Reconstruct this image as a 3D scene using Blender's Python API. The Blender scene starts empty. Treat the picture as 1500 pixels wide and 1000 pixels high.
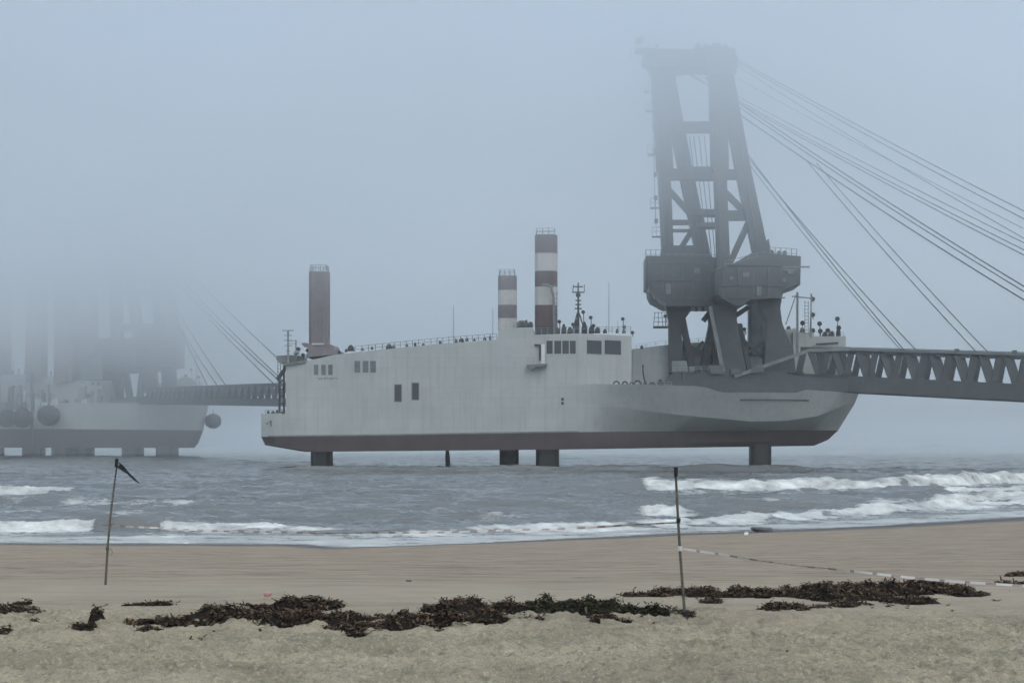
import bpy, math, random
import numpy as np
from mathutils import Vector, Matrix

sc = bpy.context.scene
R = math.radians
# ------------------------------------------------------------------ camera, sky, sun, exposure
H = 5.6            # eye height above the sea
F = 2000.0         # focal length in photo pixels (photo 1500 x 1000)
HZ = 650.0         # photo row of the true horizon
cam_d = bpy.data.cameras.new('camera')
cam_d.sensor_width = 36
cam_d.lens = 36 * F / 1500
cam_d.shift_y = (HZ - 500) / 1500
cam_d.clip_start = 0.5
cam_d.clip_end = 40000
cam = bpy.data.objects.new('camera', cam_d)
sc.collection.objects.link(cam)
cam.location = (0, 0, H)
cam.rotation_euler = (R(90), 0, 0)
sc.camera = cam

SUN_EL, SUN_AZ = 58, 150     # behind the viewer and to the right
world = bpy.data.worlds.new('World')
sc.world = world
world.use_nodes = True
nt = world.node_tree
nt.nodes.clear()
wo = nt.nodes.new('ShaderNodeOutputWorld')
bg = nt.nodes.new('ShaderNodeBackground')
sky = nt.nodes.new('ShaderNodeTexSky')
sky.sky_type = 'NISHITA'
sky.sun_disc = False
sky.sun_elevation = R(SUN_EL)
sky.sun_rotation = R(SUN_AZ)
sky.air_density = 1.0
sky.dust_density = 4.0
sky.ozone_density = 1.0
hs = nt.nodes.new('ShaderNodeHueSaturation')
hs.inputs['Saturation'].default_value = 0.85
nt.links.new(sky.outputs[0], hs.inputs['Color'])
tint = nt.nodes.new('ShaderNodeMix'); tint.data_type = 'RGBA'; tint.blend_type = 'MULTIPLY'
tint.inputs['Factor'].default_value = 1.0; tint.inputs['B'].default_value = (0.91, 1.0, 0.985, 1)
nt.links.new(hs.outputs[0], tint.inputs['A'])
nt.links.new(tint.outputs['Result'], bg.inputs['Color'])
nt.links.new(bg.outputs[0], wo.inputs['Surface'])
bg.inputs['Strength'].default_value = 0.15

sun_d = bpy.data.lights.new('sun', 'SUN')
sun_d.energy = 0.5
sun_d.angle = R(30)
sun_d.color = (1.0, 0.97, 0.93)
sun = bpy.data.objects.new('sun', sun_d)
sc.collection.objects.link(sun)
sun.rotation_euler = (R(90 - SUN_EL), 0, R(180 - SUN_AZ))

sc.view_settings.view_transform = 'Standard'
sc.view_settings.look = 'None'
sc.view_settings.exposure = 0.82
sc.view_settings.gamma = 1.0
sc.view_settings.use_curve_mapping = False
sc.cycles.volume_bounces = 14
sc.cycles.max_bounces = 16
sc.cycles.diffuse_bounces = 3
sc.cycles.use_denoising = True
sc.cycles.volume_step_rate = 0.16

rng = np.random.default_rng(7)
rnd = random.Random(11)
col = sc.collection

# ------------------------------------------------------------------ helpers
def tag(o, label=None, cat=None, group=None, kind=None):
    if label: o['label'] = label
    if cat: o['category'] = cat
    if group: o['group'] = group
    if kind: o['kind'] = kind
    return o

def empty(name, loc, rz=0.0, parent=None):
    o = bpy.data.objects.new(name, None)
    col.objects.link(o)
    o.location = loc
    o.rotation_euler = (0, 0, rz)
    o.empty_display_size = 1
    if parent: o.parent = parent
    return o

class MB:
    """collects shapes into one mesh"""
    def __init__(s):
        s.v = []; s.f = []; s.m = []
    def add(s, vs, fs, m=0):
        b = len(s.v)
        s.v += [tuple(p) for p in vs]
        s.f += [tuple(i + b for i in f) for f in fs]
        s.m += [m] * len(fs)
    def box(s, x0, x1, y0, y1, z0, z1, m=0):
        s.add([(x0,y0,z0),(x1,y0,z0),(x1,y1,z0),(x0,y1,z0),(x0,y0,z1),(x1,y0,z1),(x1,y1,z1),(x0,y1,z1)],
              [(0,3,2,1),(4,5,6,7),(0,1,5,4),(1,2,6,5),(2,3,7,6),(3,0,4,7)], m)
    def prism(s, poly, y0, y1, m=0):
        """poly: (x,z) points counter-clockwise seen from -y"""
        n = len(poly)
        a = 0
        for i in range(n):
            x1, z1 = poly[i]; x2, z2 = poly[(i+1) % n]
            a += x1*z2 - x2*z1
        if a < 0: poly = poly[::-1]
        vs = [(x, y0, z) for x, z in poly] + [(x, y1, z) for x, z in poly]
        fs = [tuple(range(n)), tuple(range(2*n-1, n-1, -1))]
        fs += [(i, i+n, (i+1) % n + n, (i+1) % n) for i in range(n)]
        s.add(vs, fs, m)
    def bar(s, p, q, w, t, m=0, up=(0,1,0)):
        """rectangular bar, width w in the plane square to up, thickness t along up"""
        p = Vector(p); q = Vector(q); d = (q - p).normalized(); u = Vector(up)
        a = d.cross(u)
        if a.length < 1e-4: a = d.cross(Vector((1,0,0)))
        a.normalize(); u = a.cross(d).normalized()
        a = a * w / 2; u = u * t / 2
        vs = [p-a-u, p+a-u, p+a+u, p-a+u, q-a-u, q+a-u, q+a+u, q-a+u]
        s.add(vs, [(0,1,2,3),(7,6,5,4),(0,4,5,1),(1,5,6,2),(2,6,7,3),(3,7,4,0)], m)
    def tube(s, pts, r, n=6, m=0, r2=None):
        pts = [Vector(p) for p in pts]; k = len(pts)
        vs = []; fs = []
        for i, p in enumerate(pts):
            d = (pts[min(i+1, k-1)] - pts[max(i-1, 0)]).normalized()
            a = d.cross(Vector((0, 0, 1)))
            if a.length < 1e-3: a = d.cross(Vector((0, 1, 0)))
            a.normalize(); b = a.cross(d)
            rr = r if r2 is None else r + (r2 - r) * i / (k - 1)
            for j in range(n):
                t = 2 * math.pi * j / n
                vs.append(p + a * math.cos(t) * rr + b * math.sin(t) * rr)
        for i in range(k - 1):
            for j in range(n):
                fs.append((i*n+j, i*n+(j+1) % n, (i+1)*n+(j+1) % n, (i+1)*n+j))
        fs.append(tuple(range(n-1, -1, -1))); fs.append(tuple((k-1)*n + j for j in range(n)))
        s.add(vs, fs, m)
    def ball(s, c, r, n=10, k=6, m=0, sx=1, sy=1, sz=1):
        vs = [(c[0], c[1], c[2]-r*sz)]
        for i in range(1, k):
            th = math.pi * i / k
            for j in range(n):
                a = 2*math.pi*j/n
                vs.append((c[0]+r*sx*math.sin(th)*math.cos(a), c[1]+r*sy*math.sin(th)*math.sin(a), c[2]-r*sz*math.cos(th)))
        vs.append((c[0], c[1], c[2]+r*sz)); e = len(vs)-1
        fs = [(0, 1+(j+1) % n, 1+j) for j in range(n)]
        for i in range(k-2):
            for j in range(n):
                fs.append((1+i*n+j, 1+i*n+(j+1) % n, 1+(i+1)*n+(j+1) % n, 1+(i+1)*n+j))
        fs += [(e, 1+(k-2)*n+j, 1+(k-2)*n+(j+1) % n) for j in range(n)]
        s.add(vs, fs, m)
    def build(s, name, mats, parent=None, smooth=None):
        me = bpy.data.meshes.new(name)
        me.from_pydata(s.v, [], s.f)
        if not isinstance(mats, (list, tuple)): mats = [mats]
        for q in mats: me.materials.append(q)
        if len(mats) > 1: me.polygons.foreach_set('material_index', s.m)
        if smooth is not None:
            me.polygons.foreach_set('use_smooth', [True]*len(me.polygons))
            me.set_sharp_from_angle(angle=R(smooth))
        me.update()
        o = bpy.data.objects.new(name, me)
        col.objects.link(o)
        if parent: o.parent = parent
        return o

# numpy gradient-free value noise, smooth, 2-D
def vnoise(x, y, seed=0):
    x = np.asarray(x, float) + 1000.37*(seed+1); y = np.asarray(y, float) + 733.11*(seed+1)
    xi = np.floor(x).astype(np.int64); yi = np.floor(y).astype(np.int64)
    xf = x - xi; yf = y - yi
    u = xf*xf*xf*(xf*(xf*6-15)+10); v = yf*yf*yf*(yf*(yf*6-15)+10)
    def h(a, b):
        n = (a*374761393 + b*668265263 + seed*1442695041) & 0xffffffff
        n = ((n ^ (n >> 13)) * 1274126177) & 0xffffffff
        n = (n ^ (n >> 16)) & 0xffffffff
        return n / 4294967295.0*2 - 1
    a = h(xi, yi); b = h(xi+1, yi); c = h(xi, yi+1); d = h(xi+1, yi+1)
    return (a*(1-u)+b*u)*(1-v) + (c*(1-u)+d*u)*v
def fbm(x, y, seed=0, oct=4, lac=2.03, gain=0.5):
    t = 0; a = 1.0; s = 0
    for o in range(oct):
        t = t + a*vnoise(x, y, seed+o*17); s += a
        x = x*lac; y = y*lac; a *= gain
    return t/s

# ------------------------------------------------------------------ materials
def mat(name, c, rough=0.6, var=0.18, scale=0.25, streak=0.0, rust=0.0, bump=0.0, metal=0.0, spec=0.4, stretch=(1,1,1), seams=0.0):
    m = bpy.data.materials.new(name); m.use_nodes = True
    n = m.node_tree; b = n.nodes['Principled BSDF']
    b.inputs['Roughness'].default_value = rough
    b.inputs['Metallic'].default_value = metal
    b.inputs['Specular IOR Level'].default_value = spec
    tc = n.nodes.new('ShaderNodeTexCoord')
    mp = n.nodes.new('ShaderNodeMapping'); mp.inputs['Scale'].default_value = stretch
    n.links.new(tc.outputs['Object'], mp.inputs['Vector'])
    nz = n.nodes.new('ShaderNodeTexNoise'); nz.inputs['Scale'].default_value = scale
    nz.inputs['Detail'].default_value = 8; nz.inputs['Roughness'].default_value = 0.6
    n.links.new(mp.outputs[0], nz.inputs['Vector'])
    mx = n.nodes.new('ShaderNodeMix'); mx.data_type = 'RGBA'
    mx.inputs['A'].default_value = (*[x*(1-var) for x in c], 1)
    mx.inputs['B'].default_value = (*[min(1, x*(1+var)) for x in c], 1)
    mr = n.nodes.new('ShaderNodeMapRange'); mr.inputs['From Min'].default_value = 0.3; mr.inputs['From Max'].default_value = 0.7
    n.links.new(nz.outputs['Fac'], mr.inputs['Value']); n.links.new(mr.outputs[0], mx.inputs['Factor'])
    out = mx.outputs['Result']
    if streak or rust:
        m2 = n.nodes.new('ShaderNodeMapping'); m2.inputs['Scale'].default_value = (1.1, 1.1, 0.055)
        n.links.new(tc.outputs['Object'], m2.inputs['Vector'])
        n2 = n.nodes.new('ShaderNodeTexNoise'); n2.inputs['Scale'].default_value = 1.0
        n2.inputs['Detail'].default_value = 6; n2.inputs['Roughness'].default_value = 0.65
        n.links.new(m2.outputs[0], n2.inputs['Vector'])
        r2 = n.nodes.new('ShaderNodeMapRange'); r2.inputs['From Min'].default_value = 0.5; r2.inputs['From Max'].default_value = 0.78
        r2.inputs['To Max'].default_value = max(streak, rust)
        n.links.new(n2.outputs['Fac'], r2.inputs['Value'])
        m3 = n.nodes.new('ShaderNodeMix'); m3.data_type = 'RGBA'
        m3.inputs['B'].default_value = (0.16, 0.085, 0.05, 1) if rust else (c[0]*0.55, c[1]*0.55, c[2]*0.53, 1)
        n.links.new(out, m3.inputs['A']); n.links.new(r2.outputs[0], m3.inputs['Factor'])
        out = m3.outputs['Result']
    if seams:
        sp = n.nodes.new('ShaderNodeSeparateXYZ'); cb = n.nodes.new('ShaderNodeCombineXYZ'); n.links.new(tc.outputs['Object'], sp.inputs[0])
        n.links.new(sp.outputs['X'], cb.inputs['X']); n.links.new(sp.outputs['Z'], cb.inputs['Y'])
        br = n.nodes.new('ShaderNodeTexBrick'); br.inputs['Scale'].default_value = 1.0; br.inputs['Brick Width'].default_value = 7.5; br.inputs['Row Height'].default_value = 2.3
        br.inputs['Mortar Size'].default_value = 0.035; br.inputs['Mortar Smooth'].default_value = 0.6
        br.inputs['Color1'].default_value = (1,1,1,1); br.inputs['Color2'].default_value = (0.95,0.955,0.96,1); br.inputs['Mortar'].default_value = (0.78,0.77,0.75,1)
        n.links.new(cb.outputs[0], br.inputs['Vector'])
        m5 = n.nodes.new('ShaderNodeMix'); m5.data_type = 'RGBA'; m5.blend_type = 'MULTIPLY'; m5.inputs['Factor'].default_value = seams
        n.links.new(out, m5.inputs['A']); n.links.new(br.outputs['Color'], m5.inputs['B']); out = m5.outputs['Result']
    n.links.new(out, b.inputs['Base Color'])
    if bump:
        bp = n.nodes.new('ShaderNodeBump'); bp.inputs['Strength'].default_value = 1; bp.inputs['Distance'].default_value = bump
        n.links.new(nz.outputs['Fac'], bp.inputs['Height']); n.links.new(bp.outputs[0], b.inputs['Normal'])
    return m

M = {}
M['hull'] = mat('grey_green_ship_paint', (0.355, 0.380, 0.386), 0.45, 0.09, 0.12, streak=0.45, seams=0.75)
M['deckhouse'] = mat('pale_grey_ship_paint', (0.355, 0.380, 0.386), 0.45, 0.09, 0.12, streak=0.45, seams=0.75)
M['red'] = mat('red_antifouling', (0.055, 0.040, 0.043), 0.6, 0.2, 0.2, streak=0.4)
M['darkred'] = mat('worn_red_paint', (0.105, 0.074, 0.080), 0.55, 0.2, 0.5, streak=0.4)
M['faded_fogged'] = mat('faded_and_fogged_mauve_paint', (0.175, 0.158, 0.172), 0.55, 0.2, 0.5, streak=0.4)  # stern leg's own mauve; on farther legs fog is put into the colour
M['dimglass'] = mat('curtained_glass', (0.12, 0.145, 0.15), 0.3, 0.25, 0.8)
M['legwhite'] = mat('worn_white_paint', (0.44, 0.44, 0.435), 0.55, 0.1, 0.5, streak=0.3)
M['pier'] = mat('wet_pier_steel', (0.026, 0.028, 0.032), 0.5, 0.25, 0.6, streak=0.4)
M['pier_weed'] = mat('weedy_pier_steel', (0.020, 0.024, 0.016), 0.6, 0.5, 1.4)
M['crane'] = mat('dark_crane_paint', (0.060, 0.069, 0.076), 0.5, 0.2, 0.4, streak=0.3)
M['crane_edge_fogged'] = mat('crane_trim_and_fogged_paint', (0.085, 0.095, 0.10), 0.5, 0.25, 0.6)  # near crane trim; also the far tower's colour with fog put in
M['cranelight'] = mat('mid_grey_crane_paint', (0.15, 0.17, 0.175), 0.5, 0.2, 0.4)
M['fitting'] = mat('black_fitting_paint', (0.04, 0.045, 0.05), 0.5, 0.2, 1.0)
M['white'] = mat('white_paint', (0.6, 0.62, 0.62), 0.5, 0.1, 1.0)
M['rail'] = mat('rail_paint', (0.22, 0.24, 0.25), 0.5, 0.1, 1.0)
M['glass'] = mat('window_glass', (0.035, 0.045, 0.055), 0.12, 0.1, 1.0, spec=0.6)
M['cable'] = mat('steel_cable', (0.06, 0.065, 0.075), 0.5, 0.1, 1.0, metal=0.3)
M['rubber'] = mat('fender_rubber', (0.03, 0.03, 0.032), 0.8, 0.3, 0.6)
M['bamboo'] = mat('weathered_bamboo', (0.085, 0.075, 0.06), 0.7, 0.35, 9.0)
M['black_cloth'] = mat('black_cloth', (0.015, 0.016, 0.02), 0.9, 0.2, 4.0)
M['tape_white'] = mat('white_tape', (0.54, 0.50, 0.48), 0.45, 0.05, 4.0)
M['tape_red'] = mat('faded_red_tape', (0.29, 0.215, 0.19), 0.45, 0.1, 4.0)
M['foam_litter'] = mat('white_foam_litter', (0.75, 0.74, 0.7), 0.8, 0.05, 8.0)
M['pink'] = mat('pink_plastic', (0.36, 0.19, 0.19), 0.5, 0.1, 8.0)
M['concrete'] = mat('wet_dark_stone', (0.055, 0.055, 0.058), 0.45, 0.35, 1.5, bump=0.05)
M['wood'] = mat('wet_driftwood', (0.06, 0.05, 0.045), 0.6, 0.35, 3.0)

# ------------------------------------------------------------------ the beach
def PD(px, py, z=0.0):
    """point of the photo on the level z"""
    D = (H - z) * F / (py - HZ)
    return (px - 750) / F * D, D
_sh = [PD(a, b) for a, b in [(0,795),(200,796),(440,797),(500,802),(560,800),(700,795),(800,790),(1000,781),(1150,776),(1300,769),(1500,757)]]
_shx = np.array([-160] + [p[0] for p in _sh] + [140, 400]); _shy = np.array([86] + [p[1] for p in _sh] + [150, 260])
def shore(x):
    return np.interp(x, _shx, _shy)
def ground_z(x, y):
    x = np.asarray(x, float); y = np.asarray(y, float)
    s = shore(x)
    t = (y - 23.0) / (s - 23.0)
    base = np.where(t < 0, 3.3, 3.3 - 3.3*np.clip(t, 0, 4))
    # soften the edge of the berm
    k = np.clip((y - 18.0)/12.0, 0, 1)
    base = base + np.where((y > 18) & (y < 30), 0.10*np.sin(k*math.pi)**2 * -0.5, 0)
    return np.maximum(base, -3.0)
def sand_detail(x, y):
    near = np.clip((19.3 + 1.1*fbm(x*0.35, y*0.2, 5, 2) - y)/1.6, 0, 1)        # trampled, dry
    d = near*(0.065*fbm(x*2.0, y*3.0, 1, 4) + 0.065*np.abs(fbm(x*4.5, y*6.0, 2, 4)) )
    # scuffed hollows of old footprints
    d = d + near*(0.036*fbm(x*10, y*8, 14, 3) + 0.03*fbm(x*4, y*3.5, 15, 2))
    c = vnoise(x*3.1, y*2.4, 9); d = d - near*0.08*np.clip(c-0.30, 0, 1)
    d = d + (1-near)*(0.014*fbm(x*1.2, y*2.4, 3, 4))
    # shallow scarps and ripple lines parallel with the shore
    q = np.clip((y-21)/4, 0, 1)*np.clip((shore(x)-4-y)/8, 0, 1)
    rp = fbm(x*0.22, y*0.9, 12, 4)
    d = d + q*0.05*np.clip(np.abs(rp)*-2.2+0.35, 0, 1)
    d = d + 0.05*fbm(x*0.15, y*0.15, 20, 2)
    return d
FEET = []
_r = np.random.default_rng(77)
for _k in range(9):          # lines of old footprints wandering over the dry sand
    _x, _y, _a = _r.uniform(-8, 8), _r.uniform(12.6, 18.5), _r.uniform(-0.5, 0.5) + (math.pi if _r.random() < 0.5 else 0)
    for _i in range(16):
        FEET.append((_x - math.sin(_a)*0.09*(1 if _i % 2 else -1), _y + math.cos(_a)*0.09*(1 if _i % 2 else -1), _a + _r.normal()*0.15))
        _a += _r.normal()*0.08; _x += math.cos(_a)*0.62; _y += math.sin(_a)*0.62
for _k in range(120): FEET.append((_r.uniform(-8, 8), _r.uniform(12.3, 19), _r.uniform(0, 3.14)))
def foot_z(X, Y):
    Z = np.zeros_like(X)
    for fx, fy, fa in FEET:
        if fy < 11 or fy > 24: continue
        j0, j1 = np.searchsorted(Y[:, 0], [fy-0.4, fy+0.4])
        if j1 <= j0: continue
        x = X[j0:j1] - fx; y = Y[j0:j1] - fy; c, s_ = math.cos(fa), math.sin(fa)
        q = ((x*c+y*s_)/0.15)**2 + ((-x*s_+y*c)/0.065)**2
        Z[j0:j1] += -0.032*np.exp(-q**1.5) + 0.014*np.exp(-(np.sqrt(q)-1.5)**2*5)
    # a pair of curved wheel ruts at the left
    for rr in (0.72, 0.92):
        d = np.hypot(X+5.55, (Y-17.4)*0.8) - rr
        Z += np.where((X < -5.4) | (Y > 17.6), 1, 0)*(-0.02*np.exp(-(d/0.035)**2))
    return Z
def grid(name, ys, hw, nx, zf, mats, attrs=None):
    """sheet whose rows sit at ys with half width hw(y)"""
    ys = np.asarray(ys); n = len(ys)
    t = np.linspace(-1, 1, nx)
    X = hw(ys)[:, None]*t[None, :]; Y = np.repeat(ys[:, None], nx, 1)
    Z, at = zf(X, Y)
    co = np.stack([X, Y, Z], -1).reshape(-1, 3).astype(np.float32)
    i = np.arange(n-1)[:, None]*nx + np.arange(nx-1)[None, :]
    q = np.stack([i, i+1, i+nx+1, i+nx], -1).reshape(-1, 4).astype(np.int32)
    me = bpy.data.meshes.new(name)
    me.vertices.add(len(co)); me.vertices.foreach_set('co', co.ravel())
    me.loops.add(q.size); me.loops.foreach_set('vertex_index', q.ravel())
    me.polygons.add(len(q)); me.polygons.foreach_set('loop_start', np.arange(0, q.size, 4, dtype=np.int32))
    try: me.polygons.foreach_set('loop_total', np.full(len(q), 4, dtype=np.int32))
    except Exception: pass
    me.polygons.foreach_set('use_smooth', np.ones(len(q), dtype=bool))
    for k, a in at.items():
        A = me.attributes.new(k, 'FLOAT', 'POINT'); A.data.foreach_set('value', a.ravel().astype(np.float32))
    me.update(calc_edges=True); me.validate()
    for q in mats: me.materials.append(q)
    o = bpy.data.objects.new(name, me); col.objects.link(o)
    return o

def sand_material():
    m = bpy.data.materials.new('beach_sand'); m.use_nodes = True
    n = m.node_tree; L = n.links.new; b = n.nodes['Principled BSDF']
    def N(t, **k):
        q = n.nodes.new(t)
        for a, v in k.items(): setattr(q, a, v)
        return q
    def attr(name):
        a = N('ShaderNodeAttribute'); a.attribute_name = name; return a.outputs['Fac']
    tc = N('ShaderNodeTexCoord')
    def noise(scale, detail=6, st=(1,1,1), rough=0.6):
        mp = N('ShaderNodeMapping'); mp.inputs['Scale'].default_value = st; L(tc.outputs['Object'], mp.inputs['Vector'])
        q = N('ShaderNodeTexNoise'); q.inputs['Scale'].default_value = scale; q.inputs['Detail'].default_value = detail
        q.inputs['Roughness'].default_value = rough; L(mp.outputs[0], q.inputs['Vector']); return q.outputs['Fac']
    def rng_(v, a, b_, c=0, d=1):
        q = N('ShaderNodeMapRange'); q.inputs['From Min'].default_value = a; q.inputs['From Max'].default_value = b_
        q.inputs['To Min'].default_value = c; q.inputs['To Max'].default_value = d; L(v, q.inputs['Value']); return q.outputs[0]
    def mix(f, A, B):
        q = N('ShaderNodeMix', data_type='RGBA')
        L(f, q.inputs['Factor'])
        for s_, v in (('A', A), ('B', B)):
            if isinstance(v, tuple): q.inputs[s_].default_value = (*v, 1)
            else: L(v, q.inputs[s_])
        return q.outputs['Result']
    dry = mix(rng_(noise(1.3, 8), 0.3, 0.7), (0.205, 0.175, 0.122), (0.335, 0.292, 0.21))
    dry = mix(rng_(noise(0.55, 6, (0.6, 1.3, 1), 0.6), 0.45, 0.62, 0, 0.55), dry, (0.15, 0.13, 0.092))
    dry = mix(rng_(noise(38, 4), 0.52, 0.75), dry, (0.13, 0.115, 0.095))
    dry = mix(rng_(noise(9.5, 7, (1, 0.8, 1), 0.72), 0.50, 0.66, 0, 0.8), dry, (0.105, 0.09, 0.062))  # dark mottle: damp tone, plus relief shading put into the colour
    dry = mix(rng_(noise(20, 6, (1, 0.8, 1), 0.7), 0.53, 0.68, 0, 0.55), dry, (0.45, 0.41, 0.32))  # pale mottle: dry tops, plus the relief's lit sides put into the colour
    damp = mix(rng_(noise(0.9, 7, (0.5, 2.2, 1)), 0.32, 0.68), (0.192, 0.152, 0.113), (0.30, 0.245, 0.184))
    lines = rng_(noise(1.0, 8, (0.5, 2.6, 1), 0.75), 0.52, 0.68, 0, 0.95)
    damp = mix(lines, damp, (0.105, 0.09, 0.068))
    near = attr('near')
    damp = mix(attr('mid'), damp, mix(rng_(noise(1.5, 7, (0.6, 1.5, 1)), 0.3, 0.7), (0.265, 0.222, 0.168), (0.325, 0.28, 0.215)))
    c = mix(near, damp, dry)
    w = attr('wet')
    c = mix(w, c, (0.062, 0.062, 0.060))
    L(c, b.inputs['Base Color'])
    L(rng_(w, 0, 1, 0.85, 0.5), b.inputs['Roughness'])
    L(rng_(w, 0, 1, 0.3, 0.12), b.inputs['Specular IOR Level'])
    bp = N('ShaderNodeBump'); bp.inputs['Distance'].default_value = 0.03; 
    L(rng_(w, 0.0, 1, 0.9, 0.05), bp.inputs['Strength'])
    L(noise(22, 5), bp.inputs['Height']); L(bp.outputs[0], b.inputs['Normal'])
    return m
def sand_zf(X, Y):
    near = np.clip((20.3 + 2.6*fbm(X*0.5, Y*0.4, 5, 4) - Y)/3.6, 0, 1)
    s = shore(X)
    wet = np.clip((Y - (s - 11 - 4*fbm(X*0.06, Y*0, 31, 3)))/5, 0, 1)
    Z = ground_z(X, Y) + sand_detail(X, Y)*np.clip((s-3-Y)/6, 0.05, 1) + foot_z(X, Y)
    mid = np.clip(1-np.abs(Y-21.5-1.5*fbm(X*0.3, Y*0.3, 6, 3))/4.0, 0, 1)*0.75
    return Z, {'near': near, 'wet': wet, 'mid': mid}
ys = np.concatenate([np.linspace(-80, 8, 12), np.geomspace(9, 30, 620)[0:], np.geomspace(30.05, 112, 260), np.linspace(113, 300, 20)])
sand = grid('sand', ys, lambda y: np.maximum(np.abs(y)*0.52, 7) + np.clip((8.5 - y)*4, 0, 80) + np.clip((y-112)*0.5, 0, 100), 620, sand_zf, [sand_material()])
tag(sand, kind='structure')

# ------------------------------------------------------------------ the sea
def line_y(pts, x):
    """crest given as photo points (px, py of the foot) -> world distance along x, and weights"""
    P = [PD(a, b) for a, b, *_ in pts]
    xs = np.array([p[0] for p in P]); yy = np.array([p[1] for p in P])
    hh = np.array([p[2] for p in pts]); ff = np.array([p[3] for p in pts])
    return np.interp(x, xs, yy), np.interp(x, xs, hh), np.interp(x, xs, ff)
BREAK = [
  # outer bar, right: (px, py foot, height, foam)
  dict(p=[(380,728,0.0,0),(640,724,0.10,0),(760,722,0.30,0),(880,721,0.55,0),(935,720,0.9,0),(955,720,1.0,1),(1100,720,0.95,1),(1250,719,1.0,1),(1400,716,1.15,1),(1500,711,1.2,1),(1700,704,1.2,1)], wf=2.2, wb=9, trail=5),
  dict(p=[(1060,733,0.0,0),(1180,726,0.25,0.55),(1290,730,0.45,0.0),(1330,729,0.75,0.0),(1375,729,0.7,0.1),(1400,728,0.5,1),(1500,728,0.55,1),(1700,720,0.6,1)], wf=2.0, wb=6, trail=6),
  dict(p=[(1280,742,0,0),(1340,740,0.3,0.5),(1420,738,0.35,0.9),(1500,737,0.45,1),(1700,733,0.45,1)], wf=2.0, wb=6, trail=6),
  dict(p=[(880,762,0,0),(925,757,0.35,0.1),(955,756,0.45,0.9),(1000,757,0.4,0.8),(1035,758,0.1,0.1),(1080,758,0,0)], wf=1.2, wb=4, trail=1.5),
  # inner line, rising to the right
  dict(p=[(440,786,0.1,0.2),(520,790,0.2,0.75),(620,786,0.28,0.9),(740,780,0.3,0.95),(860,776,0.32,1),(980,772,0.34,1),(1100,765,0.36,1),(1200,760,0.36,0.9),(1300,753,0.36,0.9),(1400,747,0.36,0.9),(1500,742,0.36,0.9),(1700,736,.4,.9)], wf=1.6, wb=4, trail=4),
  # left side
  dict(p=[(-200,726,0.7,1),(0,728,0.75,1),(60,728,0.75,1),(92,728,0.7,0.9),(104,728,0.65,0),(170,727,0.45,0),(200,727,0.75,0),(250,727,0.45,0),(330,728,0.25,0),(430,728,0,0)], wf=2.2, wb=9, trail=4),
  dict(p=[(-200,745,0.25,0.5),(20,743,0.3,0.5),(60,742,0.5,0.1),(110,742,0.3,0.75),(200,743,0.25,0.6),(265,744,0.25,0.8),(285,745,0.3,0.05),(400,748,0.35,0),(480,748,0.1,0)], wf=1.8, wb=6, trail=2.5),
  dict(p=[(-200,779,0.5,1),(0,779,0.5,1),(128,779,0.48,1),(138,779,0.58,0),(180,779,0.70,0),(226,779,0.58,0),(234,778,0.45,1),(300,778,0.42,1),(380,778,0.36,1),(440,778,0.28,0.8),(500,780,0.1,0.5),(560,784,0.0,0)], wf=1.1, wb=3.5, trail=3),
  dict(p=[(1000,742,0,0),(1060,741,0.25,0.0),(1130,740,0.3,0.35),(1220,739,0.3,0.1),(1300,740,0.2,0.6),(1360,741,0,0)], wf=1.6, wb=5, trail=3),
  dict(p=[(380,763,0,0),(450,762,0.22,0.0),(560,760,0.28,0.1),(640,760,0.15,0.0),(760,763,0.25,0.35),(840,764,0.2,0.15),(900,766,0,0)], wf=1.2, wb=4, trail=2),
  dict(p=[(560,738,0,0),(640,737,0.3,0),(720,736,0.38,0.0),(800,735,0.3,0.2),(870,735,0.12,0.1),(920,735,0,0)], wf=1.8, wb=6, trail=2),
  dict(p=[(-200,757,0.25,0.4),(20,757,0.25,0.5),(90,756,0.3,0.1),(160,757,0.22,0.55),(240,757,0.28,0.1),(330,756,0.2,0.3),(400,757,0,0)], wf=1.4, wb=4, trail=2),
  dict(p=[(-200,702,0.3,0),(0,703,0.35,0),(100,702,0.2,0),(300,700,0.3,0),(420,699,0.1,0)], wf=3, wb=9, trail=0),
  dict(p=[(1150,702,0,0),(1250,701,0.4,0),(1400,699,0.6,0.15),(1500,697,0.6,0.3),(1700,694,0.5,0.3)], wf=3, wb=9, trail=3),
  # long smooth swells farther out
  dict(p=[(300,691,0,0),(440,690,0.5,0),(700,691,0.7,0),(900,691,0.8,0),(1080,691,0.95,0),(1160,691,0.8,0),(1260,693,0.4,0),(1500,694,0.6,0)], wf=3, wb=14, trail=0),  # ridge added along the hull so its face makes the dark band
  dict(p=[(-100,712,0,0),(150,708,0.15,0),(260,706,0.28,0),(360,707,0.1,0),(480,716,0.2,0),(560,714,0.3,0),(680,716,0,0)], wf=3, wb=9, trail=0),
  dict(p=[(500,752,0,0),(650,752,0.22,0),(690,751,0.3,0),(760,750,0.15,0),(860,748,0,0)], wf=1.8, wb=5, trail=0),
]
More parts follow.
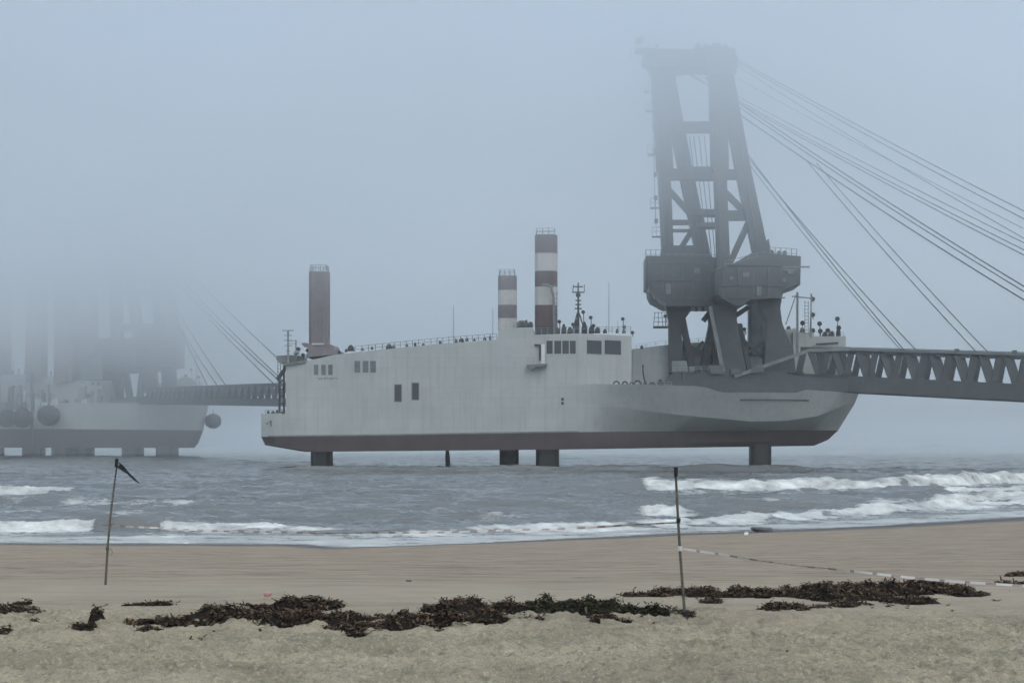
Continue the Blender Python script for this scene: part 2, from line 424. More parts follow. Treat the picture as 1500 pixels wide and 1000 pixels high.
def sea_zf(X, Y):
    Z = np.zeros_like(X); foam = np.zeros_like(X)
    s = shore(X)
    off = np.clip((Y - s)/25, 0, 1)
    # wind chop: crests lie along x, bent by noise
    amp = 0.17 + 0.29*off
    wob = 1.6*fbm(X*0.03, Y*0.03, 41, 3)
    fade = lambda w: 1/(1 + (Y/(w*260))**2)
    Z += amp*1.0*fbm(X*0.045, (Y)*0.14+wob, 42, 3)*fade(6)
    q = 1-np.abs(fbm(X*0.085, Y*0.30+wob*1.5, 45, 3))*2.4
    Z += amp*0.80*np.clip(q, 0, 1)**2*fade(3.0)
    Z += amp*0.45*fbm(X*0.16, Y*0.42+wob*2, 47, 3)*fade(2.5)
    q = 1-np.abs(fbm(X*0.30, Y*0.8+wob*2, 49, 3))*2.6
    Z += amp*0.17*np.clip(q, 0, 1)**2*fade(1.6)
    Z += amp*0.30*fbm(X*0.7, Y*1.5, 52, 3)*fade(1.0)
    for k, b in enumerate(BREAK):
        yc, h, f = line_y(b['p'], X)
        yc = yc + 0.8*fbm(X*0.12, X*0, 60+k, 3)*min(1, b['wf']/2)
        d = Y - yc
        hh = 1.2*h*(1 + 0.22*fbm(X*0.25, X*0+3, 70+k, 3))
        prof = np.where(d < 0, np.exp(-(d/(b['wf']*0.55))**2), np.exp(-(d/b['wb'])**2))
        dd = d - b['wf']
        prof = np.where(dd < 0, np.exp(-(dd/(b['wf']*0.6))**2), np.exp(-(dd/b['wb'])**2))
        Z += hh*prof
        if b['trail']:
            rag = fbm(X*0.5, Y*0.5, 80+k, 4)
            inner = np.clip((d + b['trail']*(0.55+0.9*rag))/(b['trail']*0.5), 0, 1)
            outer = np.clip(1 - (d - b['wf']*(1.15+0.7*rag))/(b['wf']*0.9), 0, 1)
            ff = np.clip(f*1.25 - 0.35*np.clip(fbm(X*0.35, Y*0.6, 85+k, 3)+0.1, 0, 1), 0, 1)*inner*outer
            foam = np.maximum(foam, ff)
            Z += ff*(0.16*fbm(X*1.4, Y*1.2, 90+k, 3) + 0.10*fbm(X*3.6, Y*2.5, 95+k, 3))*min(1.0, 0.35+b['wf']/3)
            # thin lace left behind the breaker
            lace = np.clip(f*1.3, 0, 1)*np.clip((d+b['trail']*3.5)/(b['trail']*1.5), 0, 1)*np.clip(1-d/(b['wb']*1.0), 0, 1)
            foam = np.maximum(foam, 0.5*lace)
    # wash running up the sand
    e = Y - s
    wash = np.clip(1 - np.abs(e - 3.0)/ (4.0 + 2.5*fbm(X*0.1, Y*0.0, 33, 3)), 0, 1)
    foam = np.maximum(foam, np.clip(wash*1.6, 0, 0.80))
    # streaks of old foam drifting between the breakers
    st = np.clip(fbm(X*0.06, Y*0.35+wob, 111, 4)*2.2-0.35, 0, 1)*np.clip(1-(e-10)/150, 0, 1)
    foam = np.maximum(foam, 0.36*st)
    # wash round the piers
    P = [(890,985,679,1.6,0.8)]
    for a, c_, py, th, w in P:
        x0, D = PD(a, py); x1, _ = PD(c_, py)
        m = np.clip((X-x0)/6, 0, 1)*np.clip((x1-X)/6, 0, 1)*np.exp(-((Y-D)/14)**2)
        foam = np.maximum(foam, m*w)
    # flatten where it meets the sand
    g = np.clip(e/12 + 0.04, 0.0, 1)
    Z = Z*g + 0.02*fbm(X*0.3, Y*0.3, 99, 3)*(1-g)
    return Z, {'foam': foam, 'edge': np.clip(1 - e/10, 0, 1)}
def sea_material():
    m = bpy.data.materials.new('sea_water'); m.use_nodes = True
    n = m.node_tree; L = n.links.new; b = n.nodes['Principled BSDF']
    def N(t, **k):
        q = n.nodes.new(t)
        for a, v in k.items(): setattr(q, a, v)
        return q
    tc = N('ShaderNodeTexCoord')
    def noise(scale, detail=6, st=(1,1,1), rough=0.6):
        mp = N('ShaderNodeMapping'); mp.inputs['Scale'].default_value = st; L(tc.outputs['Object'], mp.inputs['Vector'])
        q = N('ShaderNodeTexNoise'); q.inputs['Scale'].default_value = scale; q.inputs['Detail'].default_value = detail
        q.inputs['Roughness'].default_value = rough; L(mp.outputs[0], q.inputs['Vector']); return q.outputs['Fac']
    def math_(op, a, b_=None):
        q = N('ShaderNodeMath', operation=op)
        for i, v in enumerate((a, b_)):
            if v is None: continue
            if isinstance(v, (int, float)): q.inputs[i].default_value = v
            else: L(v, q.inputs[i])
        return q.outputs[0]
    fa = N('ShaderNodeAttribute'); fa.attribute_name = 'foam'
    ed = N('ShaderNodeAttribute'); ed.attribute_name = 'edge'
    nz = noise(1.1, 10, (0.5, 1.2, 1), 0.78)
    s = math_('ADD', fa.outputs['Fac'], math_('ADD', math_('MULTIPLY', math_('SUBTRACT', nz, 0.5), 2.3), math_('MULTIPLY', math_('SUBTRACT', noise(0.28, 6, (0.6, 1.5, 1), 0.6), 0.5), 1.6)))
    mr = N('ShaderNodeMapRange'); mr.inputs['From Min'].default_value = 0.42; mr.inputs['From Max'].default_value = 1.6
    L(s, mr.inputs['Value'])
    gate = N('ShaderNodeMapRange'); gate.inputs['From Min'].default_value = 0.04; gate.inputs['From Max'].default_value = 0.2
    L(fa.outputs['Fac'], gate.inputs['Value'])
    fo = math_('MULTIPLY', mr.outputs[0], gate.outputs[0])
    mx = N('ShaderNodeMix', data_type='RGBA')
    wcol = N('ShaderNodeMix', data_type='RGBA'); wcol.inputs['A'].default_value = (0.105, 0.112, 0.114, 1); wcol.inputs['B'].default_value = (0.13, 0.13, 0.115, 1)
    L(ed.outputs['Fac'], wcol.inputs['Factor'])
    L(wcol.outputs['Result'], mx.inputs['A']); mx.inputs['B'].default_value = (0.74, 0.76, 0.76, 1)
    L(fo, mx.inputs['Factor']); L(mx.outputs['Result'], b.inputs['Base Color'])
    rr = N('ShaderNodeMapRange'); rr.inputs['To Min'].default_value = 0.16; rr.inputs['To Max'].default_value = 0.9
    L(fo, rr.inputs['Value']); L(rr.outputs[0], b.inputs['Roughness'])
    b.inputs['IOR'].default_value = 1.36
    b.inputs['Specular IOR Level'].default_value = 0.9
    bp = N('ShaderNodeBump'); bp.inputs['Distance'].default_value = 0.5; bp.inputs['Strength'].default_value = 0.16
    h = math_('ADD', noise(0.45, 8, (0.5, 1.6, 1), 0.6), math_('MULTIPLY', math_('MULTIPLY', fo, noise(1.6, 8, (0.7, 1.1, 1), 0.7)), 2.6))
    L(h, bp.inputs['Height']); L(bp.outputs[0], b.inputs['Normal'])
    return m
ys = np.concatenate([np.geomspace(64, 240, 900), np.geomspace(240.5, 800, 240), np.geomspace(810, 12000, 60)])
sea = grid('sea_water', ys, lambda y: y*0.50 + 25, 700, sea_zf, [sea_material()])
tag(sea, kind='structure')

# ------------------------------------------------------------------ ship frame
class Frame:
    """ship axes: u towards the bow, v away from the viewer's side, z up"""
    def __init__(s, ox, oy, yaw):
        s.o = (ox, oy); s.c = math.cos(yaw); s.s = math.sin(yaw); s.yaw = yaw
    def __call__(s, px, py, v=0.0):
        k = (px - 750)/F
        u = (k*(s.o[1] + v*s.c) - s.o[0] - v*s.s)/(s.c + k*s.s)
        D = s.o[1] - u*s.s + v*s.c
        return (u, v, H + (HZ - py)/F*D)
    def from_world(s, x, y, z):
        dx = x - s.o[0]; dy = y - s.o[1]
        return (dx*s.c - dy*s.s, dx*s.s + dy*s.c, z)
    def at(s, px, py, D):
        return s.from_world((px-750)/F*D, D, H + (HZ-py)/F*D)
    def root(s, name):
        return empty(name, (s.o[0], s.o[1], 0), -s.yaw)
def tab(S, pts, v=0.0):
    P = [S(a, b, v) for a, b in pts]
    xs = [p[0] for p in P]; zs = [p[2] for p in P]
    return lambda u: float(np.interp(u, xs, zs))
def flare(S, L_, u):
    if 'fl' not in L_: return 0.0
    a, b, k = L_['fl']; a = S(a, 600, 0)[0]; b = S(b, 600, 0)[0]; t = min(1, max(0, (u-a)/(b-a))); return k*t*t*(3-2*t)
def hull_mesh(S, levels, B, n=110, cap=True):
    """levels bottom to top: dict(z=table, s=stern px, e=bow px, t=taper start px, p, q)"""
    mb = MB(); rings = []
    for L_ in levels:
        us = S(L_['s'], 600, B*0.3)[0]; ue = S(L_['e'], 600, B)[0]; ut = S(L_['t'], 600, B)[0]
        ring = []
        S_ = [0.0] + [1-(1-i/(n-1))**2.0 for i in range(n)]
        side = []
        for s_ in S_[1:]:
            u = us + (ue-us)*s_
            t = max(0, (u-ut)/(ue-ut)); hb = (B + flare(S, L_, u))*max(0.0, (1 - t**L_['p']))**L_['q']
            r = min(1, (u-us)/2.5); hb *= 0.93 + 0.07*math.sqrt(max(0, 1-(1-r)**2))
            side.append((u, hb, L_['z'](u)))
        ring = [(u, B-hb, z) for u, hb, z in side] + [(u, B+hb, z) for u, hb, z in side[::-1][1:]]
        rings.append(ring)
    k = len(rings[0]); vs = [p for r in rings for p in r]; fs = []
    for i in range(len(rings)-1):
        for j in range(k):
            a = i*k+j; b_ = i*k+(j+1) % k
            fs.append((a, b_, b_+k, a+k))
    for base, up in ((0, False), ((len(rings)-1)*k, True)):
        for j in range(n-2):
            a, b_ = base+j, base+j+1; c, d = base+(k-1-j) % k if j else base+k-1, base+k-2-j
            # near point j pairs with the far point of the same station
            fa, fb_ = base+(k-1-j), base+(k-2-j)
            q = (a, b_, fb_, fa) if b_ != fb_ else (a, b_, fa)
            fs.append(q if up else q[::-1])
    mb.add(vs, fs)
    return mb
def railing(S, pts, v, name, parent, m, h=1.1, step=1.9, r=0.05, rails=2):
    mb = MB(); P = [Vector(S(a, b, v)) for a, b in pts]
    for a, b in zip(P[:-1], P[1:]):
        L_ = (b-a).length; n = max(1, int(L_/step))
        for i in range(n+1):
            p = a.lerp(b, i/n); mb.bar(p, p+Vector((0,0,h)), r*1.6, r*1.6)
        for k in range(rails):
            z = Vector((0,0,h*(k+1)/rails)); mb.bar(a+z, b+z, r, r)
    return mb.build(name, m, parent)
def jack_leg(S, px, py0, py1, w, v, name, root, bands, mats, cage=True):
    """square leg with rounded corners and rack ribs from py0 (top) down to py1; bands: (py_top, py_bottom, slot)"""
    x0 = S(px-w/2, 600, v)[0]; x1 = S(px+w/2, 600, v)[0]; W = (x1-x0); cx = (x0+x1)/2
    mb = MB(); c = W*0.14
    def oct_(z):
        h = W/2
        return [(cx-h+c, v-h, z),(cx+h-c, v-h, z),(cx+h, v-h+c, z),(cx+h, v+h-c, z),(cx+h-c, v+h, z),(cx-h+c, v+h, z),(cx-h, v+h-c, z),(cx-h, v-h+c, z)]
    for a, b, m in bands:
        za = S(px, a, v)[2]; zb = S(px, b, v)[2]
        vs = oct_(zb)+oct_(za)
        fs = [(i, (i+1) % 8, (i+1) % 8+8, i+8) for i in range(8)] + [tuple(range(7, -1, -1)), tuple(range(8, 16))]
        mb.add(vs, fs, m)
        for fx in (-0.30, 0.30):
            mb.box(cx+fx*W-W*0.035, cx+fx*W+W*0.035, v-W/2-0.22, v-W/2-0.002, zb, za, m)
        mb.box(cx+W/2+0.002, cx+W/2+0.22, v-W*0.2, v-W*0.12, zb, za, m)
    o = mb.build(name, mats, root)
    if cage:
        zt = S(px, bands[0][0], v)[2]; mb = MB(); h = W*0.44; g = 1.5
        for i in range(9):
            for (ax, ay) in ((1,-1),(1,1)):
                pass
        for sx in (-1, -0.33, 0.33, 1):
            for sy in (-1, 1):
                mb.bar((cx+sx*h, v+sy*h, zt), (cx+sx*h*0.92, v+sy*h*0.92, zt+g), 0.13, 0.13)
                mb.bar((cx+sy*h, v+sx*h, zt), (cx+sy*h*0.92, v+sx*h*0.92, zt+g), 0.13, 0.13)
        for z in (zt+g*0.5, zt+g):
            for (a, b) in (((-1,-1),(1,-1)),((1,-1),(1,1)),((1,1),(-1,1)),((-1,1),(-1,-1))):
                mb.bar((cx+a[0]*h*.94, v+a[1]*h*.94, z), (cx+b[0]*h*.94, v+b[1]*h*.94, z), 0.11, 0.11)
        mb.build('leg_top_railing', M['rail'], o)
    return o
def window(S, px, py, w, h, v, name, root, frame=None, bars=0):
    x0, _, z1 = S(px-w/2, py-h/2, v); x1, _, z0 = S(px+w/2, py+h/2, v)
    f = MB(); t = 0.16
    f.box(x0-t, x1+t, v-0.07, v-0.002, z1, z1+t); f.box(x0-t, x1+t, v-0.07, v-0.002, z0-t, z0)
    f.box(x0-t, x0, v-0.07, v-0.002, z0, z1); f.box(x1, x1+t, v-0.07, v-0.002, z0, z1)
    o = f.build(name, frame or M['hull'], root)
    g = MB(); g.box(x0, x1, v-0.03, v-0.004, z0, z1); g.build('pane', M['dimglass'] if name == 'side_window' else M['glass'], o)
    return o
def lamp(S, px, py, pyb, v, root, r=0.45, name='floodlight'):
    """lamp head on a stem that stands on pyb"""
    mb = MB(); a = Vector(S(px, pyb, v)); b = Vector(S(px, py, v))
    mb.tube([a, b], 0.1, 5); mb.tube([b+Vector((-r*0.3,-r,-r*.1)), b+Vector((0,0,0)), b+Vector((r*.1, r*0.7, r*.1))], r, 8, r2=r*0.55)
    return mb.build(name, M['fitting'], root)
def whip(S, px, py, pyb, v, root, r=0.09, name='antenna'):
    mb = MB(); mb.tube([S(px, pyb, v), S(px, py, v)], r, 5, r2=r*0.5); return mb.build(name, M['rail'], root)
def cable(pts, r, name, root, sag=0.0):
    a, b = Vector(pts[0]), Vector(pts[-1]); mb = MB(); n = 14
    mb.tube([a.lerp(b, i/n) - Vector((0,0,sag*4*(i/n)*(1-i/n))) for i in range(n+1)], r, 6)
    return mb.build(name, M['cable'], root, smooth=60)

# ================================================================== NEAR SHIP
S = Frame(0, 312, R(3.0))
root = S.root('landing_barge')
tag(root, 'large grey jack-up barge with two striped legs and a tall crane tower at its bow', 'ship')
B = 13.0
KEEL = tab(S, [(380,661),(453,661.5),(830,658),(1000,655.5),(1260,652)])
MIDB = tab(S, [(380,651.5),(453,655),(830,651),(1000,648),(1260,643)])
REDL = tab(S, [(380,639.5),(560,637.5),(700,635),(850,632.5),(1000,631),(1260,629)])
KN = tab(S, [(380,606),(800,586),(850,589),(920,598),(1000,608),(1100,617),(1150,616),(1200,609),(1252,590),(1260,588)])
DK = tab(S, [(380,606.5),(419,606.5),(421,601),(600,582),(860,562),(1016,566),(1032,568),(1055,575.5),(1165,575.5),(1180,571),(1252,574),(1260,574)])
lv = dict(keel=dict(z=KEEL, s=450, e=1192, t=830, p=1.15, q=0.8, fl=(846,915,-1.5)), mid=dict(z=MIDB, s=393, e=1213, t=835, p=1.18, q=0.78, fl=(846,915,-1.5)),
          red=dict(z=REDL, s=387, e=1228, t=832, p=1.05, q=0.8, fl=(846,915,-1.5)), kn=dict(z=KN, s=387, e=1252, t=1050, p=2.5, q=0.6), deck=dict(z=DK, s=387, e=1257, t=1060, p=2.6, q=0.58, fl=(820,985,3.4)))
# a level close above the mid bottom rounds the bilge
hull_mesh(S, [lv['keel'], lv['mid'], lv['red']], B).build('antifouling', M['red'], root, smooth=32)
hull = hull_mesh(S, [dict(lv['red']), lv['kn'], lv['deck']], B).build('hull', M['hull'], root, smooth=32)
kr = 2*109-1    # vertices of one level; keep the knuckle crisp along its whole length
sa = hull.data.attributes.get('sharp_edge') or hull.data.attributes.new('sharp_edge', 'BOOLEAN', 'EDGE')
for e_ in hull.data.edges:
    a_, b__ = e_.vertices
    if kr <= a_ < 2*kr and kr <= b__ < 2*kr: sa.data[e_.index].value = True
# white boot line above the antifouling
mb = MB(); prev = None
for px in range(392, 860, 12):
    a = S(px, 0, -0.02)[0]; z = REDL(a)
    if prev: mb.add([(prev[0], -0.03, prev[1]-0.05), (a, -0.03, z-0.05), (a, -0.03, z+0.3), (prev[0], -0.03, prev[1]+0.3),
                     (prev[0], 0.05, prev[1]-0.05), (a, 0.05, z-0.05), (a, 0.05, z+0.3), (prev[0], 0.05, prev[1]+0.3)],
                    [(0,1,2,3),(3,2,6,7),(0,4,5,1)])
    prev = (a, z)
mb.build('waterline_stripe', M['cranelight'], root)
# deckhouse flush with the side
def P2(pts, v=0.0):
    return [(S(a, b, v)[0], S(a, b, v)[2]) for a, b in pts]
mb = MB()
mb.prism(P2([(419,606.5),(418.5,533),(446,529),(490,519.5),(560,512),(640,504),(728,497.5),(730,484),(752,480),(780,479),(782,490),(848,488),(848,570),(600,590)], 0), -0.002, 26.0)
dh = mb.build('deckhouse', M['deckhouse'], root)
# chamfered bridge front
mb = MB()
zt = S(850,488,0)[2]; zb = S(850,566,0)[2]; u0 = S(848,0,0)[0]; u1 = S(925,0,9)[0]
mb.add([(u0+.003,0,zb),(u1,9,zb),(u1,26,zb),(u0+.003,26,zb),(u0+.003,0,zt),(u1,9,zt),(u1,26,zt),(u0+.003,26,zt)], [(0,3,2,1),(4,5,6,7),(0,1,5,4),(1,2,6,5),(2,3,7,6),(3,0,4,7)])
bf = mb.build('bridge_front', M['deckhouse'], root)
# curved bulwark that runs from the bridge down to the foredeck
mb = MB()
mb.prism(P2([(848,524),(856,532),(864,541),(872,549),(880,557),(892,565),(892,570),(848,570)]), -0.0012, 0.35)
mb.build('bulwark', M['hull'], root)
# windows of the bridge front (on the slanting face)
def front_window(pa, pb, ya, yb):
    a = Vector((u0, 0, 0)); b = Vector((u1, 9, 0)); d = (b-a).normalized(); nrm = Vector((d.y, -d.x, 0))
    def hit(px, py):
        k = (px-750)/F; best = None
        lo, hi = 0.0, 1.0
        for _ in range(40):
            t = (lo+hi)/2; q = a.lerp(b, t)
            if S(px, 0, q.y)[0] > q.x: lo = t
            else: hi = t
        return (q.x, q.y, S(px, py, q.y)[2])
    A = Vector(hit(pa, yb)); Bp = Vector(hit(pb, yb)); z1 = hit((pa+pb)/2, ya)[2]; z0 = A.z
    def slab(p, q, za, zb_, t0, t1, mbx):
        vs = []
        for t in (t1, t0):
            for (e, z) in ((p, za), (q, za), (q, zb_), (p, zb_)):
                w = Vector((e.x, e.y, z)) + nrm*t; vs.append(w)
        mbx.add(vs, [(0,1,2,3),(7,6,5,4),(0,4,5,1),(1,5,6,2),(2,6,7,3),(3,7,4,0)])
    f = MB(); k = d*0.18
    slab(A-k, Bp+k, z1, z1+0.18, 0.002, 0.08, f); slab(A-k, Bp+k, z0-0.18, z0, 0.002, 0.08, f)
    slab(A-k, A, z0, z1, 0.002, 0.08, f); slab(Bp, Bp+k, z0, z1, 0.002, 0.08, f)
    o = f.build('bridge_window', M['deckhouse'], root)
    g = MB(); slab(A, Bp, z0, z1, 0.004, 0.03, g); g.build('pane', M['glass'], o)
front_window(859.5, 881, 498.5, 518); front_window(885.5, 909.5, 498.5, 518.5)
for x, w in ((805,9),(817,10),(828.5,9.5),(839,8.5)):
    window(S, x, 508.5, w, 19, -0.0, 'bridge_window', root, M['deckhouse'])
for x in (463,474,484): window(S, x, 541.5, 6.5, 15, 0, 'side_window', root, M['deckhouse'])
for x in (523.5,535.5,546.5): window(S, x, 537, 8.5, 17, 0, 'side_window', root, M['deckhouse'])
for x, y in ((583,575.5),(608.5,573)):
    window(S, x, y, 9.5, 24, 0, 'side_hatch', root, M['cranelight'])
# small marks on the side
mb = MB()
for px, py in ((824,584.5),(824,590.5)):
    x, _, z = S(px, py, 0); mb.box(x-0.32, x+0.32, -0.05, -0.012, z-0.32, z+0.32)
mb.build('hull_mark', M['fitting'], root)
mb = MB(); x, _, z = S(397, 620, 0); mb.box(x-0.12, x+0.12, -0.04, -0.004, z-0.7, z+0.7); mb.box(x-0.34, x-0.12, -0.04, -0.004, z+0.35, z+0.6)
x, _, z = S(391.5, 620, 0); mb.box(x-0.3, x+0.3, -0.04, -0.004, z-0.1, z+0.1)
mb.build('draught_mark', M['fitting'], root)
mb = MB()
for k in range(26):
    px = 466 + k*1.1
    if k % 8 in (3, 6, 7): continue
    x, _, z = S(px, 553.5 + (k*7 % 3)*0.9, 0); mb.box(x-0.07, x+0.07, -0.03, -0.004, z-0.18, z+0.18)
x0_ = S(465.5,0,0)[0]; x1_ = S(494,0,0)[0]; z_ = S(480,553.8,0)[2]; mb.box(x0_, x1_, -0.02, -0.003, z_-0.05, z_+0.05)
mb.build('faint_side_marking', M['cranelight'], root)
mb = MB()
for k in range(34):
    px = 1083 + k*3.05
    q = 0
    u_ = S(px, 586, 0)[0]
    # follow the hull side between knuckle and deck
    def hb(L_):
        ue = S(L_['e'], 600, B)[0]; ut = S(L_['t'], 600, B)[0]; t = max(0, (u_-ut)/(ue-ut)); return (B+flare(S, L_, u_))*max(0, 1-t**L_['p'])**L_['q']
    zz = S(px, 586, 0)[2]; f_ = (zz-KN(u_))/(DK(u_)-KN(u_)); h_ = hb(lv['kn'])*(1-f_)+hb(lv['deck'])*f_; v_ = B-h_
    mb.box(u_-0.14, u_+0.12, v_-0.14, v_+0.05, zz-0.2, zz+0.2)
    if k: mb.bar(pv_, (u_, v_-0.02, zz), 0.05, 0.05)
    pv_ = (u_, v_-0.02, zz)
mb.build('row_of_marks', M['fitting'], root)

# far side house and forward block
mb = MB(); mb.prism(P2([(926,566),(926,512),(975,506),(1000,503),(1100,500),(1140,484),(1168,482),(1168,566)], 22), 20.0, 25.5)
mb.build('far_deckhouse', M['deckhouse'], root)
mb = MB(); mb.prism(P2([(1160,560),(1160,487),(1190,488),(1190,493),(1237,493),(1237,560)], 20), 18.5, 25.0)
mb.build('forward_house', M['deckhouse'], root)
railing(S, [(932,511),(975,505.5),(1035,501.5)], 20.2, 'railing', root, M['rail'])
railing(S, [(1162,487),(1190,488)], 18.8, 'railing', root, M['rail'])
railing(S, [(1192,493),(1236,493)], 18.8, 'railing', root, M['rail'])

# legs
lr = M['darkred']; lw = M['legwhite']
mL = [M['pier'], lr, lw]
jack_leg(S, 468, 0, 0, 27, 4.2, 'jack_leg', root, [(399,520,1)], [M['pier'], M['faded_fogged'], lw])
jack_leg(S, 799.5, 0, 0, 31.5, 4.6, 'jack_leg', root, [(346,372.5,1),(372.5,398.5,2),(398.5,421.5,1),(421.5,448,2),(448,492,1)], mL)
jack_leg(S, 743, 0, 0, 26, 21.4, 'jack_leg', root, [(405,426,1),(426,447.5,2),(447.5,467,1),(467,484,2)], [M['pier'], M['faded_fogged'], lw])  # far leg's red bands painted paler in place of fog
jack_leg(S, 1108, 0, 0, 24, 21.0, 'jack_leg', root, [(446,520,0)], [M['cranelight'], lr, lw], cage=False)
for px, w, v in ((471.5,28.5,4.2),(801.5,32.5,4.6),(745.5,26.5,21.4),(1113,29.5,11.0)):
    jack_leg(S, px, 0, 0, w, v, 'leg_pier', root, [(650, 675, 0), (675, 712, 1)], [M['pier'], M['pier_weed'], lw], cage=False)
mb = MB(); mb.tube([S(655,656,8), S(655.5,668,8), S(657.5,712,8)], 0.35, 8, r2=0.75); mb.build('suction_pipe', M['pier'], root, smooth=50)
whip(S, 617, 655, 690, 6, root, 0.06, 'mooring_line')
# collar at the foot of the stern leg
mb = MB()
mb.prism(P2([(452,519),(452,510),(446,508),(441,502.5),(448,502),(456,504),(482,504),(488,506),(491,519)], 1.5), 1.4, 9.0)
mb.prism(P2([(447,523),(450,517),(494,513),(494,519)], 1.0), 0.9, 9.5)
mb.build('leg_collar', M['faded_fogged'], root)
mb = MB(); mb.box(S(457,0,1.2)[0], S(474,0,1.2)[0], 1.1, 1.3, S(465,505,1.2)[2], S(465,502.4,1.2)[2]); mb.build('collar_plate', M['legwhite'], root)
# far leg collar, gear boxes
mb = MB(); mb.prism(P2([(757,483),(757,473),(761,470),(770,470),(774,474),(775,481)], 14), 13.0, 18.0); mb.build('winch_house', M['cranelight'], root)
mb = MB(); mb.prism(P2([(784,491),(784,481),(790,478),(814,478),(820,482),(820,490)], 2.2), 1.6, 9); mb.build('leg_collar', M['fitting'], root)

# roof rails and gear
railing(S, [(520,516),(560,511.8),(640,503.8),(727,497.2)], 0.3, 'roof_railing', root, M['rail'], 1.35, 1.3, 0.09)
railing(S, [(730,483.5),(752,479.8),(780,478.8)], 0.3, 'roof_railing', root, M['rail'], 1.1, 1.3)
railing(S, [(860,488),(924,488)], 9.5, 'roof_railing', root, M['rail'], 1.5, 1.3, 0.07, 3)
railing(S, [(784,490),(848,488)], 0.3, 'roof_railing', root, M['rail'], 1.5, 1.3, 0.07, 3)
def gear(px, py, w, h, v, name='roof_machine', m='fitting'):
    mb = MB(); x, _, z = S(px, py, v); w *= 0.156; h *= 0.156
    mb.prism([(x-w/2, z), (x+w/2, z), (x+w*0.42, z+h*0.6), (x+w*0.12, z+h), (x-w*0.2, z+h*0.92), (x-w*0.45, z+h*0.5)], v-w*0.3, v+w*0.3)
    mb.tube([(x-w*0.3, v-w*.36, z+h*0.25), (x+w*0.3, v-w*.36, z+h*0.3)], h*0.18, 6)
    return mb.build(name, M[m], root)
for a in ((514,514,10,9),(507,515.5,4,5),(570,511.5,9,8),(577,510,5,5),(620,506.5,4,4),(668,502,5,6),(676,501,8,6),(684,500,5,6),(695,499.5,4,4)):
    gear(*a, 1.2)
for a in ((826,490,8,16),(835,489.5,9,11),(845,489,8,22),(856,488.5,9,18),(866,488.5,8,12),(875,488,9,9),(886,488,6,6)):
    gear(*a, 4.5)
for a in ((790,490,6,6),(531,513.5,5,4),(545,512,4,5),(596,508,5,4),(608,507,4,6),(645,503.5,5,5),(710,498.5,5,5),(718,498,4,7),(497,518,5,5),(484,521,6,5)): gear(*a, 1.6)
for a in ((904,488,5,7),(914,488,6,6),(940,511,5,6)): gear(*a, 12)
for a in ((764,479,10,8),(777,479,9,8),(771,479,5,11)): gear(*a, 3)
for px, py, pb, v in ((855,457,489,5),(866,465,489,5),(870,477,488,6),(913,467,488,12),(915,479,488,12),(927,487,493,11),(820,471,489,4),(840,475,489,4)):
    lamp(S, px, py, pb, v, root)
for px, py, pb, v, r in ((664.5,447,502,6,0.09),(722,451,497,6,0.09),(892,413,488,8,0.09),(905,470,488,10,0.06),(889,476,488,9,0.06)):
    whip(S, px, py, pb, v, root, r)
# radar mast on the bridge roof
mb = MB()
mb.tube([S(847,488,5), S(847,462,5), S(847,414,5)], 0.33, 6, r2=0.16)
for (a, b) in (((838,488),(846,458)),((858,488),(848,458))): mb.tube([S(*a,5), S(*b,5)], 0.17, 5)
for y, w in ((428,9),(420,7),(440,4),(446,4),(452,5)): mb.bar(S(847-w,y,5), S(847+w,y,5), 0.28, 0.28)
mb.bar(S(839,427,5), S(840,417,5), 0.16, 0.16); mb.bar(S(856,427,5), S(856,417,5), 0.16, 0.16)
mb.ball(S(847,432,5), 0.6, 8, 5)
mast = mb.build('radar_mast', M['fitting'], root)
# lamp arm beside the striped leg
mb = MB(); mb.tube([S(812,490,0.6), S(811,436,0.6), S(808,421,0.6), S(801,417,0.6)], 0.32, 6)
mb.tube([S(808,421,0.6), S(814,417,0.6)], 0.25, 6); mb.box(*(lambda p: (p[0]-1.1, p[0]+0.5, 0.3, 0.9, p[2]-0.15, p[2]+0.35))(S(801,417,0.6)))
for y in range(430, 486, 7): mb.bar(S(811,y,0.6), S(816,y,0.6), 0.12, 0.12)
mb.bar(S(816,425,0.6), S(816,488,0.6), 0.14, 0.14)
mb.build('lamp_arm', M['cranelight'], root)
# bridge wing platform and its door
mb = MB(); mb.prism(P2([(771,534),(802,532.5),(800,536),(785,537.5),(779,542)], -1.4), -1.5, -0.01)
wp = mb.build('bridge_wing_platform', M['cranelight'], root)
railing(S, [(772,534),(801,532.5)], -1.45, 'platform_railing', wp, M['rail'], 1.5, 1.5, 0.05, 2)
mb = MB(); a = S(787,532,0); b = S(798,504,0); mb.box(a[0]+.9, b[0], -0.06, -0.004, a[2], b[2]); 
dr = mb.build('wing_door', M['white'], root)
mb = MB(); mb.box(a[0]+.4, a[0]+.85, -0.3, -0.01, a[2]+.6, b[2]); mb.box(a[0]-0.6, a[0]+.39, -0.3, -0.01, b[2]-0.35, b[2]); mb.build('door_post', M['fitting'], root)
